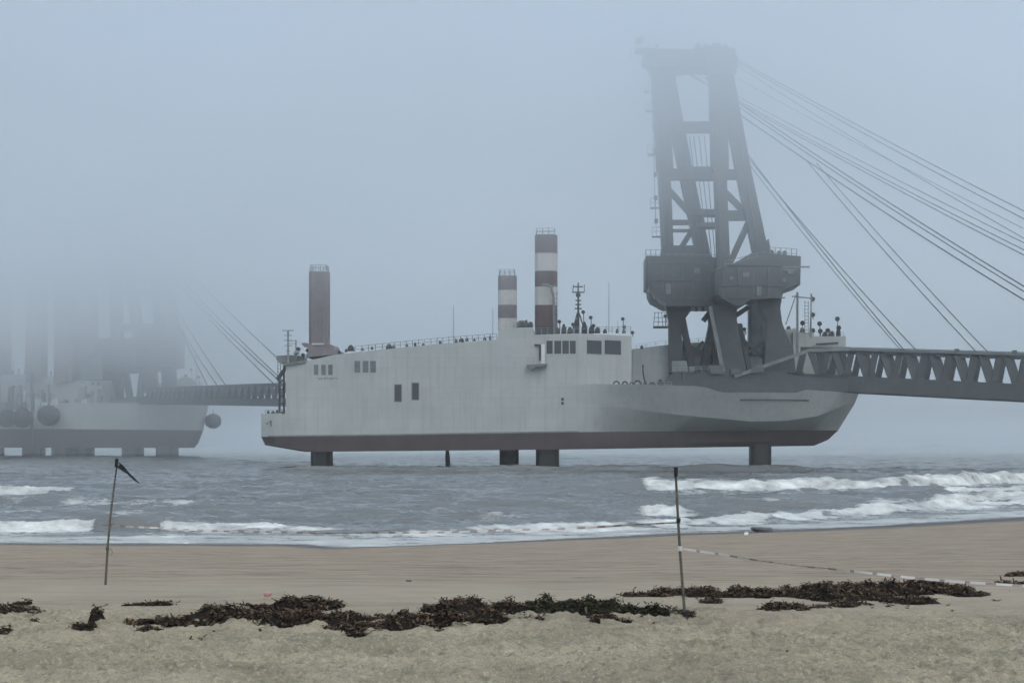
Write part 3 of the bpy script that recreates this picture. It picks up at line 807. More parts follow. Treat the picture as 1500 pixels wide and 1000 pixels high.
# stern: low deck gear, frame, masts
railing(S, [(389,606.3),(418,606.3)], 0.5, 'stern_railing', root, M['rail'], 1.0, 1.4)
for a in ((393,606.5,4,6),(400,606.5,6,5),(406,606.5,4,7),(413,606.5,4,5)): gear(*a, 2.5, name='mooring_fitting')
mb = MB()
mb.bar(S(409.5,606,1), S(409.5,553,1), 0.42, 0.42); mb.bar(S(406,556,1), S(420,537,1), 0.8, 0.6); mb.bar(S(416,534,1), S(416,605,1), 0.4, 0.4)
mb.bar(S(409.5,560,1), S(417,556,1), 0.3, 0.3); mb.bar(S(409.5,592,1), S(417,590,1), 0.3, 0.3)
for y in (570,580,600): mb.bar(S(409.5,y,1), S(416,y,1), 0.18, 0.18)
mb.build('stern_davit', M['fitting'], root)
mb = MB(); mb.bar(S(415.5,534.5,-0.2), S(448,529.2,-0.2), 0.5, 0.5); mb.build('roof_edge', M['cranelight'], root)
mb = MB()
mb.bar(S(422,532,8), S(422,484,8), 0.4, 0.4)
for y, w in ((484,8),(491,5),(498.5,6),(506,5),(514,3)): mb.bar(S(422-w,y,8), S(422+w,y,8), 0.16, 0.16)
mb.bar(S(433.5,530,8), S(433.5,498,8), 0.25, 0.25); mb.bar(S(424,499,8), S(434,499,8), 0.14, 0.14); mb.bar(S(424,503,8), S(434,503,8), 0.14, 0.14)
mb.ball(S(433.5,517,8), 0.6, 8, 5)
mb.build('lattice_mast', M['rail'], root)
mb = MB(); mb.prism(P2([(405,526),(406,521),(425,520),(446,522),(447,528),(432,530),(410,532)], 9), 8.6, 12); mb.build('stern_platform', M['cranelight'], root)
mb = MB()
for x in (407,411): mb.bar(S(x,560,9), S(x,525,9), 0.16, 0.16)
for y in range(530, 560, 5): mb.bar(S(407,y,9), S(411,y,9), 0.1, 0.1)
mb.build('ladder', M['rail'], root)
for px, py, pb in ((438,511,525),(445,520,526),(452,513,520)): lamp(S, px, py, pb, 6, root, 0.5)

# foredeck gear between the bridge and the crane
mb = MB()
for px, r in ((903,5.5),(915.5,5),(925,3.5),(934,6.5)):
    c = S(px, 562.5, 2.0); rr = r*0.156*0.92
    pts = [(c[0]+rr*math.cos(t)*0.8, 2.0, c[2]+rr*math.sin(t)*0.8) for t in [i*math.pi/8 for i in range(17)]]
    mb.tube(pts, rr*0.28, 6)
mb.build('mooring_reels', M['fitting'], root, smooth=50)
mb = MB()
mb.tube([S(942,534,3), S(942,546,3), S(944,556,3), S(949,568,3)], 0.2, 6); mb.build('deck_hook', M['fitting'], root)
for a in ((955,566,12,7),(967,566,10,11),(978,566,10,9),(945,566,6,8)): gear(*a, 4, name='deck_winch')

# ---------------- crane tower
VF, VN = 18.0, 6.0
cr = M['crane']
def pbar(a, b, w, v, t=2.2, m=None, name=None, mb=None, v2=None):
    """bar between two photo points at depths v, v2, w photo px wide"""
    own = mb is None
    if own: mb = MB()
    mb.bar(S(a[0], a[1], v), S(b[0], b[1], v if v2 is None else v2), w*0.158, t)
    if own: return mb.build(name, m or cr, root)
mb = MB(); mb.bar(S(966,92,VF), S(973.5,250,VF), 25*.158, 3.6); mb.bar(S(972.5,245,VF), S(978,380,VF), 18*.158, 3.4); mb.build('tower_column', cr, root)
mb = MB(); mb.bar(S(974,96,VF), S(1004,252,VF), 21*.158, 3.4); mb.bar(S(1003,246,VF), S(1034,395,VF), 21*.158, 3.4); mb.build('tower_column', cr, root)
mb = MB(); mb.bar(S(1050,84,VN), S(1054,250,VN), 25*.158, 3.4); mb.bar(S(1054,246,VN), S(1060,400,VN), 18*.158, 3.2); mb.build('tower_column', cr, root)
mb = MB(); mb.bar(S(1060,96,VN), S(1088,250,VN), 21*.158, 3.4); mb.bar(S(1087,245,VN), S(1118,392,VN), 21*.158, 3.4); mb.build('tower_column', cr, root)
# head girder
mb = MB()
mb.bar(S(950,92,VF), S(1072,91,VN), 26*.158, 6.0)
mb.prism(P2([(942,76),(1003,78),(1003,106),(955,112),(948,98),(942,90)], VF), VF-3, VF+3)
mb.prism(P2([(1032,72),(1074,76),(1078,92),(1074,112),(1036,112)], VN), VN-3, VN+3.2)
mb.prism(P2([(1012,84),(1016,71),(1040,70),(1068,74),(1072,84)], 9), 8, 13)
head = mb.build('tower_head', cr, root)
railing(S, [(930,90),(944,90)], VF-2.9, 'head_railing', root, M['rail'], 2.6, 1.0, 0.09, 3)
railing(S, [(930,74),(958,76)], VF-2.9, 'head_railing', root, M['rail'], 2.0, 1.2, 0.08, 3)
railing(S, [(972,79),(1000,79)], VF-2.9, 'head_railing', root, M['rail'], 1.2, 1.2, 0.08, 2)
mb = MB(); mb.box(S(929,0,VF)[0], S(946,0,VF)[0], VF-3, VF+1, S(0,93,VF)[2], S(0,90,VF)[2]); mb.box(S(930,0,VF)[0], S(942,0,VF)[0], VF-3, VF+1, S(0,77,VF)[2], S(0,74,VF)[2]); mb.build('head_platform', cr, root)
whip(S, 925, 47, 90, VF-2, root, 0.12); whip(S, 950, 58, 76, VF, root, 0.1)
lamp(S, 963, 68, 77, VF, root); lamp(S, 1046, 66, 72, VN, root)
# girts
for a, b, w, v, v2 in (((984,187),(1046,187),15,VF-1,VN+1),((1000,255),(1050,255),19,VF-1,VN+1),((1020,312),(1056,313),9,VF-1,VN+1),((1022,331),(1056,331),7,VF-1,VN+1)):
    pbar(a, b, w, v, 1.8, name='tower_girt', v2=v2)
for a, b, w, v in (((972,256),(1002,256),17,VF),((980,326),(1020,326),7,VF),((984,338),(1016,338),4,VF),((1056,256),(1088,256),14,VN),((1058,316),(1102,316),14,VN)):
    pbar(a, b, w, v, 1.6, name='tower_girt')
for a, b, w, v in (((978,277),(1012,314),8.5,VF),((1062,282),(1092,312),8.5,VN),((1016,334),(992,372),8,VF),((1098,322),(1068,388),9,VN)):
    pbar(a, b, w, v, 1.4, name='tower_brace')
# guide rods seen through the tower
mb = MB()
for x0, x1 in ((1008,1030),(1014,1036),(1022,1040),(1030,1045)): mb.tube([S(x0+2,200,12), S(x1+4,392,12)], 0.1, 5)
mb.build('guide_rods', M['cable'], root)
# ladder landings on the outer column
for y in (130,158,222,300,292+50):
    x = 949 + (y-130)*0.055
    mb = MB(); a = S(x, y+4, VF-1); mb.box(a[0]-0.9, a[0]+1.2, VF-1.6, VF+0.6, a[2]-0.12, a[2])
    for dx in (-0.9, 0.1): mb.bar((a[0]+dx, VF-1.6, a[2]), (a[0]+dx, VF-1.6, a[2]+2.1), 0.09, 0.09)
    for z in (1.05, 2.1): mb.bar((a[0]-0.9, VF-1.6, a[2]+z), (a[0]+1.2, VF-1.6, a[2]+z), 0.09, 0.09)
    mb.build('ladder_landing', M['rail'], root)
mb = MB()
for y in range(0, 23): mb.bar(S(953+y*.75, 120+y*11.3, VF-2.2), S(957+y*.75, 120+y*11.3, VF-2.2), 0.1, 0.1)
mb.bar(S(953,110,VF-2.2), S(970.5,378,VF-2.2), 0.12, 0.12); mb.bar(S(957,110,VF-2.2), S(974.5,378,VF-2.2), 0.12, 0.12)
mb.build('tower_ladder', M['rail'], root)
# working platforms
def rounded_platform(pts, v0, v1, name, ch=1.6):
    """prism with chamfered near edge"""
    poly = P2(pts, (v0+v1)/2); cx = sum(p[0] for p in poly)/len(poly); cz = sum(p[1] for p in poly)/len(poly)
    a = sum(poly[i][0]*poly[(i+1) % len(poly)][1]-poly[(i+1) % len(poly)][0]*poly[i][1] for i in range(len(poly)))
    if a < 0: poly = poly[::-1]
    n = len(poly); vs = []
    w = max(p[0] for p in poly)-min(p[0] for p in poly)
    k = 1-2*ch/w
    for (v, s_) in ((v0, k), (v0+ch, 1), (v1-ch, 1), (v1, k)):
        vs += [(cx+(x-cx)*s_, v, z) for x, z in poly]
    fs = [tuple(range(n)), tuple(range(4*n-1, 3*n-1, -1))]
    for r in range(3):
        fs += [(r*n+i, (r+1)*n+i, (r+1)*n+(i+1) % n, r*n+(i+1) % n) for i in range(n)]
    mb = MB(); mb.add(vs, fs); return mb
rounded_platform([(944,380),(944,424),(948,426),(949,434),(953,442),(972,452),(1048,452),(1050,382)], VF-7, VF+6, 'x', 0.9).build('work_platform', cr, root)
rounded_platform([(1044,398),(1044,436),(1066,450),(1078,452),(1094,443),(1140,440),(1144,429),(1167,421),(1168,380),(1120,376)], VN-5, VN+7, 'x', 0.8).build('work_platform', cr, root)
# stiffeners, hatches and pipe runs on the housings
mb = MB()
for x in (958,972,986,1000,1014,1028): mb.bar(S(x,386,VF-7.1), S(x,436,VF-7.1), 0.22, 0.25)
for y in (384,410,436): mb.bar(S(950,y,VF-7.12), S(1038,y,VF-7.12), 0.25, 0.2)
mb.build('housing_stiffeners', M['crane_edge_fogged'], root)
mb = MB()
for x in (1060,1082,1104,1126,1144): mb.bar(S(x,392,VN-5.1), S(x,436,VN-5.1), 0.2, 0.25)
for y in (388,418,436): mb.bar(S(1056,y,VN-5.12), S(1150,y,VN-5.12), 0.22, 0.2)
mb.build('housing_stiffeners', M['crane_edge_fogged'], root)
for x, y, w, h, v in ((979,423,7,15,VF-7.15),(1021,396,8,8,VF-7.15),(1112,426,7,14,VN-5.15),(1093,402,9,7,VN-5.15),(1158,398,8,7,VN-5.15)):
    mb = MB(); a_ = S(x-w/2,y+h/2,v); b__ = S(x+w/2,y-h/2,v); mb.box(a_[0], b__[0], v-0.08, v+0.1, a_[2], b__[2]); mb.build('housing_door', M['cranelight'], root)
mb = MB()
for (a_, b__) in (((1047,106),(1056,392)),((1066,112),(1112,372))): mb.tube([S(*a_,VN-2.0), S(*b__,VN-2.0)], 0.16, 6)
for (a_, b__) in (((972,112),(980,372)),((984,112),(1020,372))): mb.tube([S(*a_,VF-2.0), S(*b__,VF-2.0)], 0.16, 6)
mb.build('pipe_runs', M['crane_edge_fogged'], root)
railing(S, [(968,380),(1046,382)], VF-6.8, 'platform_railing', root, M['rail'], 1.4, 1.6, 0.09, 2)
railing(S, [(1062,392),(1120,377)], VN-4.8, 'platform_railing', root, M['rail'], 1.4, 1.6, 0.09, 2)
railing(S, [(950,428),(958,441),(974,452)], VF-7.3, 'platform_railing', root, M['rail'], 1.2, 1.4, 0.09, 2)
mb = MB()
for k in range(7):
    for (x, y, v) in ((952+k*0.6, 120+k*34, VF-2.6),): mb.box(*(lambda p: (p[0]-0.3, p[0]+0.5, v-0.4, v+0.3, p[2]-0.5, p[2]+0.5))(S(x+5, y, v)))
mb.bar(S(954,118,VF-2.5), S(961,330,VF-2.5), 0.14, 0.14)
mb.build('junction_boxes', M['crane_edge_fogged'], root)
mb = MB()
for (px_, py_, v_) in ((1034,70,VN),(1052,68,VN),(1062,70,VN),(1022,68,10)):
    c_ = S(px_, py_, v_); mb.tube([(c_[0]-0.01, v_-0.5, c_[2]), (c_[0]+0.01, v_+0.5, c_[2])], 0.65, 12)
mb.bar(S(1030,70,VN), S(1068,72,VN), 0.5, 0.8)
mb.build('head_sheaves', cr, root)
mb = MB(); mb.prism(P2([(965,381),(970,362),(1030,362),(1046,395),(1046,402),(965,402)], VF), VF-3, VF+3); mb.prism(P2([(1052,400),(1100,372),(1124,352),(1130,384),(1052,404)], VN), VN-2.4, VN+2.4)
mb.build('machine_housing', cr, root)
railing(S, [(946,380),(968,380)], VF-6.5, 'platform_railing', root, M['rail'], 2.3, 1.1, 0.1, 2)
railing(S, [(1128,377),(1167,379.5)], VN-4.6, 'platform_railing', root, M['rail'], 2.3, 1.1, 0.1, 2)
railing(S, [(1138,430),(1167,421)], VN-4.2, 'platform_railing', root, M['rail'], 0.9, 1.1, 0.08, 1)
for px, py in ((1131,370),(1142,371),(1150,371)): lamp(S, px, py, 379, VN-3, root, 0.6)
for px, py, v in ((1071.5,407.5,VN-5.02),(1149,410,VN-5.02)):
    mb = MB(); x, _, z = S(px, py, v); mb.tube([(x, v+0.03, z), (x, v-0.25, z)], 0.42, 10); mb.build('work_light_housing', M['cranelight'], root)
mb = MB(); mb.bar(S(1147,391,VN-5), S(1186,391,VN-5), 0.35, 0.3); mb.bar(S(1147,395,VN-5.1), S(1167,395,VN-5.1), 0.3, 0.2); mb.build('outrigger', M['cranelight'], root)
mb = MB(); mb.box(S(1006,0,VF)[0], S(1036,0,VF)[0], VF-5, VF-4, S(0,452,VF)[2]-1.0, S(0,452,VF)[2]); 
for x in (1010,1020,1030): mb.bar(S(x,450,VF-4.5), S(x,456,VF-4.5), 0.6, 0.6)
mb.build('cable_tray', cr, root)
# lower legs
mb = MB(); mb.prism(P2([(975,450),(1012,450),(1000,462),(996,472),(1002,546),(980,546),(979,470)], VF), VF-1.8, VF+1.8); mb.build('tower_leg', cr, root)
pbar((999,466),(1015,546), 10, VF, 1.8, name='tower_leg')
mb = MB(); mb.prism(P2([(1036,450),(1052,450),(1052,546),(1043,546),(1044,490),(1036,546),(1024,546),(1038,475)], VF), VF-1.6, VF+1.6); mb.build('tower_leg', cr, root)
mb = MB(); mb.prism(P2([(1042,448),(1078,448),(1078,470),(1092,546),(1060,546),(1046,470)], VN+2), VN, VN+4.2); mb.build('tower_leg', cr, root)
mb = MB(); mb.prism(P2([(1037,450),(1042,450),(1062,546),(1056,546)], VN), VN-1.5, VN-0.3); mb.build('leg_pipe', M['cranelight'], root)
mb = MB(); mb.prism(P2([(1080,474),(1086,474),(1102,546),(1095,546)], VN+4), VN+3, VN+5); mb.build('tower_leg', cr, root)
mb = MB(); mb.prism(P2([(1106,438),(1144,436),(1141,452),(1144,474),(1150,490),(1160,512),(1164,546),(1118,546),(1122,470)], VN+1), VN-1, VN+4); mb.build('tower_leg', cr, root)
pbar((1044,452),(1030,470), 8, VF, 1.2, name='tower_brace')
# small caged platform on the side
mb = MB(); a = S(965,478,VF-3); mb.box(a[0]-1.3, a[0]+2.2, VF-4, VF-1, a[2]-0.3, a[2])
for dx in (-1.3, -0.2, 0.9, 2.0): mb.bar((a[0]+dx, VF-4, a[2]), (a[0]+dx*0.7, VF-4, a[2]+3.2), 0.12, 0.12)
for z in (1, 2, 3.2): mb.bar((a[0]-1.3, VF-4, a[2]+z), (a[0]+2.0, VF-4, a[2]+z), 0.1, 0.1)
mb.build('side_cage', M['fitting'], root)
for a, b, w, v in (((996,500),(1034,520),5,VF),((1004,530),(1030,500),4,VF),((1000,540),(1060,536),8,VF-1),((1090,520),(1122,500),5,VN+3),((1092,500),(1120,525),4,VN+3),((1078,462),(1096,450),7,VN+3),((1010,452),(1000,466),7,VF)):
    pbar(a, b, w, v, 0.8, name='tower_brace')
for k, (a, b) in enumerate((((1000,545),(1000,556)),((1040,535),(1056,548)),((1070,540),(1084,548)),((1100,536),(1116,546)))):
    mb = MB(); q0 = S(a[0], b[1], 2.6+k*.1); q1 = S(b[0]+3, a[1], 2.6+k*.1); mb.box(q0[0], q1[0], 2.6, 3.6, q0[2], q1[2]); mb.build('deck_cabinet', M['crane_edge_fogged'], root)
railing(S, [(986,545),(1058,543)], 2.7, 'deck_railing', root, M['rail'], 1.1, 1.4, 0.08, 2)
railing(S, [(930,566),(984,566)], 0.4, 'deck_railing', root, M['rail'], 1.0, 1.6, 0.07, 2)
# deck machinery under the tower
mb = MB()
mb.prism(P2([(972,566),(974,558),(986,546),(1096,544),(1150,546),(1168,552),(1240,556),(1240,574),(1166,575),(1052,575),(1030,569),(1012,566)], 5), 3.2, 19)
mb.prism(P2([(1000,561),(1036,561),(1056,571),(1056,573),(1034,568),(1000,566)], 2.6), 2.4, 3.19)
mb.build('tower_base', cr, root)
mb = MB(); mb.bar(S(1076,551,3), S(1186,513,3), 0.75, 0.6); mb.bar(S(1184,513.3,3), S(1244,511,3), 0.75, 0.6); mb.build('ramp_handrail', M['cranelight'], root)
mb = MB()
a = S(985,545,3); mb.box(a[0], a[0]+3.4, 3.3, 6, a[2], a[2]+2.6); mb.box(a[0]+3.9, a[0]+5.0, 3.3, 6, a[2], a[2]+1.3); mb.build('winch_cabinet', M['cranelight'], root)
# masts right of the tower
mb = MB()
mb.bar(S(1168,520,12), S(1168,428,12), 0.45, 0.45); mb.bar(S(1166,432,12), S(1151,475,12), 0.22, 0.22); mb.bar(S(1160,434,12), S(1190,437,12), 0.25, 0.25)
mb.bar(S(1179,440,12), S(1179,490,12), 0.12, 0.12); mb.bar(S(1184,440,12), S(1184,490,12), 0.12, 0.12)
for y in range(443, 490, 5): mb.bar(S(1179,y,12), S(1184,y,12), 0.1, 0.1)
mb.bar(S(1188,430,12), S(1188,495,12), 0.25, 0.25); mb.bar(S(1189,430,12), S(1186,492,12), 0.2, 0.2)
mb.build('fore_mast', M['cranelight'], root)
for px, py, pb in ((1191,438,444),(1191,461,468),(1191,484,492),(1176,473,489),(1201,474,493),(1202,485,493),(1227,467,493),(1229,480,493),(1213,484,493)):
    lamp(S, px, py, pb, 20, root, 0.6)
for a in ((1155,484,7,7),(1175,488,8,9),(1208,493,8,8),(1218,493,9,9),(1228,493,7,14)): gear(*a, 21)
mb = MB(); mb.bar(S(1195,504,18.3), S(1228,502,18.3), 0.35, 0.2); mb.build('house_grille', M['fitting'], root)
for px, py, pb in ((975,463,478),(1086,478,486),(1091,482,488)): lamp(S, px, py, pb, 10, root, 0.45)
mb = MB()
for t in range(9):
    c = S(1088, 480, 10)
mb.tube([(c[0]+0.8*math.cos(i*math.pi/6), 10, c[2]-1+0.8*math.sin(i*math.pi/6)) for i in range(13)], 0.12, 5); mb.build('hoist_ring', M['rail'], root)

# ---------------- bow bridge (a truss ramp hung from the tower)
def boomline(py1, py2, px1=1240, px2=1500, off=0.0, S=S, D1=316.0, D2=306.0):
    a = Vector(S.at(px1, py1, D1)); b = Vector(S.at(px2, py2, D2))
    d = (b-a); h = Vector((d.x, d.y, 0)).normalized(); n_ = Vector((-h.y, h.x, 0))
    if n_.y < 0: n_ = -n_
    return lambda t: a + d*t + n_*off
W_B = 9.0; TE = 3.05
rampobj = MB()
for off in (0.0, W_B):
    top = boomline(512.5, 520, off=off); bot0 = boomline(550, 562.5, off=off); bot1 = boomline(573.5, 587, off=off)
    rampobj.bar(top(-0.27), top(TE), 0.85, 0.6)
    q = [bot0(-0.32), bot0(TE), bot1(TE), bot1(-0.32)]
    n_ = Vector((0, 0.55, 0))
    rampobj.add(q + [p+n_ for p in q], [(0,3,2,1),(4,5,6,7),(0,1,5,4),(3,7,6,2),(0,4,7,3),(1,2,6,5)])
t0, t1 = boomline(556, 568, off=0.56), boomline(556, 568, off=W_B-0.01)
rampobj.add([t0(-0.25), t0(TE), t1(TE), t1(-0.25), t0(-0.25)-Vector((0,0,2.4)), t0(TE)-Vector((0,0,2.4)), t1(TE)-Vector((0,0,2.4)), t1(-0.25)-Vector((0,0,2.4))],
            [(0,1,2,3),(7,6,5,4),(0,4,5,1),(3,2,6,7)])
bb = rampobj.build('bow_bridge', M['crane'], root)
for off in (0.0, W_B):
    top = boomline(513.5, 521, off=off+0.25); bot = boomline(550, 562, off=off+0.25)
    mb = MB(); per = 36.3/260.0; t = -0.30 if off == 0 else -0.30+per*0.3
    while t < TE-0.1:
        mb.bar(bot(t+0.02), top(t+per*0.36), 1.45, 0.5); mb.bar(top(t+per*0.62), bot(t+per*0.98), 1.45, 0.5)
        mb.bar(bot(t-0.012)+Vector((0,0,0.15)), bot(t+0.05)+Vector((0,0,0.15)), 0.5, 0.7)
        t += per
    mb.build('truss_web', M['crane'], bb)
mb = MB(); tn = boomline(512, 519.5, off=-0.35); mb.bar(tn(0.0), tn(TE), 0.34, 0.3); mb.bar(tn(-.2)+Vector((0,0,.5)), tn(TE)+Vector((0,0,.5)), 0.2, 0.2)
mb.build('bridge_handrail', M['cranelight'], bb)
mb = MB(); a = boomline(510, 517, off=1.0)
for t in (0.63, 0.95, 1.4, 1.9):
    p = a(t); mb.box(p.x-0.45, p.x+0.45, p.y-0.4, p.y+0.4, p.z-0.3, p.z+0.6)
mb.build('bridge_lamps', M['fitting'], bb)
mb = MB(); mb.prism(P2([(1372,560),(1378,572),(1384,574),(1392,570),(1394,560)], 0), 0, 1)
# stays
topline = boomline(510, 517.5, off=2.0); topfar = boomline(510, 517.5, off=W_B-2)
def stay(a, va, y1500, r, far=False, sag=1.0):
    p = Vector(S(a[0], a[1], va)); q = Vector(S.at(1500, y1500, 311 if far else 304))
    ln = topfar if far else topline
    k = 1.0
    while k < 4:
        e = p + (q-p)*k
        # level of the bridge top at that place
        t = (e.x - ln(0).x)/(ln(1).x-ln(0).x)
        if e.z <= ln(t).z: break
        k += 0.01
    cable([p, e], r, 'stay_cable', root, sag*k)
for a, va, y, r, fr in (((1062,78),VN,296,0.12,False),((1064,82),VN,308,0.12,False),((1072,92),VN,338,0.09,False),((1074,112),VN,322,0.07,True),
                        ((1000,98),VF,345,0.10,True),((1002,104),VF,356,0.12,True),((1006,108),VF,364,0.12,True),
                        ((1066,140),VN,412,0.15,False),((1068,147),VN,420,0.13,False),((1072,160),VN,433,0.16,False)):
    stay(a, va, y, r, fr)
def hang(a, va, tp, r, far):
    ln = topfar if far else topline
    cable([S(a[0], a[1], va), ln(tp)], r, 'stay_cable', root, 0.8)
hang((1092,222), VN, 0.335, 0.11, False); hang((1096,232), VN, 0.405, 0.11, False); hang((1094,236), VN, 0.325, 0.08, True)
# drop cables that leave the lower stay
p0 = Vector(S(1072,160,VN)); p1 = Vector(S.at(1500,433,304))
def on_stay(px):
    lo, hi = 0.0, 1.0
    for _ in range(40):
        m_ = (lo+hi)/2; q = p0.lerp(p1, m_)
        x = q.x*S.c + q.y*S.s + S.o[0]; y = -q.x*S.s + q.y*S.c + S.o[1]
        if 750 + F*x/y < px: lo = m_
        else: hi = m_
    return p0.lerp(p1, lo) - Vector((0,0,1.0))
cable([on_stay(1183), topline(0.745)], 0.11, 'stay_cable', root, 0.6)
cable([on_stay(1196)+Vector((0,0,1.0)), topline(0.81)], 0.10, 'stay_cable', root, 0.6)

# ================================================================== FAR SHIP
cr = M['crane_edge_fogged']  # paler than the near crane: fog painted into the far tower's colour
T = Frame(-150, 620, R(8.0))
rf = T.root('landing_barge')
tag(rf, 'second jack-up barge half lost in the fog, its bow bridge reaching towards the near one', 'ship')
sc2 = 0.31
K2 = tab(T, [(-300,655),(303,656)]); R2 = tab(T, [(-300,629),(85,628),(303,630)]); D2 = tab(T, [(-300,600),(84,600),(86,590),(210,590),(225,593),(303,592)])
hull_mesh(T, [dict(z=K2, s=-250, e=284, t=150, p=2.2, q=0.6), dict(z=tab(T, [(-300,648),(303,649)]), s=-262, e=290, t=160, p=2.3, q=0.6), dict(z=R2, s=-270, e=297, t=180, p=2.5, q=0.6)], 15).build('antifouling', M['red'], rf, smooth=32)
hull_mesh(T, [dict(z=R2, s=-270, e=297, t=180, p=2.5, q=0.6), dict(z=D2, s=-270, e=304, t=200, p=3, q=0.55)], 15.01).build('hull', M['hull'], rf, smooth=22)
def Q2(pts, v=0.0): return [(T(a, b, v)[0], T(a, b, v)[2]) for a, b in pts]
mb = MB(); mb.prism(Q2([(-260,600),(-260,552),(-40,552),(0,548),(36,548),(60,552),(88,556),(150,566),(150,590),(86,590),(84,600)], 4), 4, 26); d2 = mb.build('deckhouse', M['deckhouse'], rf)
mb = MB(); mb.prism(Q2([(90,566),(92,556),(148,558),(150,566)], 5), 5, 24); mb.build('upper_deckhouse', M['deckhouse'], rf)
mb = MB(); mb.prism(Q2([(112,556),(118,528),(150,524),(150,556)], 10), 10, 24); mb.build('upper_deckhouse', M['cranelight'], rf)
for x in (97,105,113,121,136,144): window(T, x, 562, 5, 4, 4.99, 'bridge_window', rf, M['deckhouse'])
mb = MB(); mb.prism(Q2([(-250,621),(-250,601),(84,601),(86,604),(86,621)], -0.3), -0.25, -0.02); mb.build('light_hull_band', M['legwhite'], rf)
for px in (-180,-120,12,28,36,54,66,75): 
    mb = MB(); p = T(px, 600, 1.0); mb.box(p[0]-1.0, p[0]+1.0, 0.8, 2.0, p[2], p[2]+rnd.uniform(1.5, 6)); mb.build('deck_locker', M[rnd.choice(['white','cranelight','fitting'])], rf)
for px, w, v, top in ((-60,24,6,470),(2,22,20,440),(53.5,24,6,420),(97,27,6,405),(128,24,22,420)):
    jack_leg(T, px, 0, 0, w, v, 'jack_leg', rf, [(top,560,1)], [M['pier'], M['faded_fogged'], lw])  # far ship's legs get a pale colour that imitates fog
for px, w, v in ((-70,24,6),(-6,18,6),(49.5,25,6),(93.5,27,6),(123.5,23,22),(194.5,25,6),(245,26,6)):
    jack_leg(T, px, 0, 0, w, v, 'leg_pier', rf, [(652, 663, 0), (663, 685, 1)], [M['pier'], M['pier_weed'], lw], cage=False)
r2_ = random.Random(4)
for k in range(34):
    px = r2_.uniform(-30, 86) if k < 20 else r2_.uniform(88, 150); top_ = r2_.uniform(558, 592) if k < 20 else r2_.uniform(566, 586); w_ = r2_.uniform(0.5, 2.6)
    p = T(px, top_, 3.2); zb_ = T(px, 600, 3.2)[2]
    mb = MB(); mb.prism([(p[0]-w_, zb_), (p[0]+w_, zb_), (p[0]+w_*r2_.uniform(.5,1), p[2]), (p[0]-w_*r2_.uniform(.3,1), p[2]-r2_.uniform(0,1))], 1.2+r2_.random(), 3.9); mb.build('deck_housing', M[['cranelight','white','deckhouse','crane','rail'][k % 5]], rf)
for k in range(12):
    px = -20+k*9.5; mb = MB(); y0 = 552-r2_.uniform(4, 16); mb.bar(T(px,553,8), T(px,y0,8), 0.4, 0.4); mb.bar(T(px-2,y0+2,8), T(px+2,y0+2,8), 0.3, 0.3); mb.build('roof_post', M['fitting'], rf)
for k in range(6):
    mb = MB(); x_ = 10+k*12; mb.bar(T(x_,600,1.0), T(x_+5,576,1.0), 0.3, 0.3); mb.bar(T(x_+5,576,1.0), T(x_+11,580,1.0), 0.25, 0.25); mb.build('boat_davit', M['fitting'], rf)
mb = MB(); mb.bar(T(47,655,-1.5), T(47,545,-1.5), 0.9, 0.9); mb.build('side_spud', M['crane_edge_fogged'], rf)
railing(T, [(-20,600),(84,600)], 0.3, 'deck_railing', rf, M['rail'], 2.0, 2.2, 0.16)
railing(T, [(150,592),(226,592),(300,592)], -0.1, 'deck_railing', rf, M['rail'], 1.6, 2.2, 0.12)
# its tower
vf, vn = 20.0, 8.0
def fbar(a, b, w, v, name, t=4, v2=None):
    mb = MB(); mb.bar(T(a[0], a[1], v), T(b[0], b[1], v if v2 is None else v2), w*sc2, t); return mb.build(name, cr, rf)
fbar((166,300),(172,500), 16, vf, 'tower_column'); fbar((176,300),(204,500), 15, vf, 'tower_column'); fbar((226,290),(236,500), 16, vn, 'tower_column'); fbar((232,300),(258,500), 14, vn, 'tower_column')
fbar((160,300),(246,300), 24, vf, 'tower_head', 8, vn)
for y in (370,430,480): fbar((172,y),(240,y), 12, vf, 'tower_girt', 2, vn)
mb = MB(); mb.prism(Q2([(150,497),(150,530),(156,540),(175,546),(210,546),(216,497)], vf), vf-8, vf+6); mb.build('work_platform', cr, rf)
mb = MB(); mb.prism(Q2([(206,486),(206,536),(222,544),(262,538),(263,482)], vn), vn-5, vn+7); mb.build('work_platform', cr, rf)
for a, b, w, v in (((172,540),(174,592),15,vf),((184,545),(192,592),8,vf),((210,540),(204,592),8,vf),((214,540),(226,592),13,vn),((226,545),(234,592),5,vn),((247,538),(250,592),20,vn)):
    fbar(a, b, w, v, 'tower_leg', 3)
mb = MB(); mb.prism(Q2([(160,594),(166,584),(215,580),(262,566),(262,594)], 6), 3, 22); mb.build('tower_base', cr, rf)
mb = MB(); mb.prism(Q2([(236,592),(236,562),(262,556),(270,552),(280,553),(290,560),(290,592)], 20), 18, 26); mb.build('forward_house', M['deckhouse'], rf)
mb = MB(); mb.tube([T(222.5,556,10), T(222.5,538,10), T(223.5,536,10)], 0.7, 8); mb.build('vent_pipe', M['white'], rf)
for px, py, pb, v in ((281,541,562,20),(288,522,562,20),(273,550,556,20),(292,552,562,20)): lamp(T, px, py, pb, v, rf, 0.7)
whip(T, 288, 520, 562, 20, rf, 0.25)
for px, y0 in ((20,520),(36,530),(160,540),(-100,500)): whip(T, px, y0, 560, 8, rf, 0.15)
railing(T, [(-40,552),(0,548),(36,548),(60,552),(88,556)], 4.2, 'roof_railing', rf, M['rail'], 1.4, 2.5, 0.1)
railing(T, [(86,590),(150,590)], 0.6, 'deck_railing', rf, M['rail'], 1.4, 2.5, 0.1)
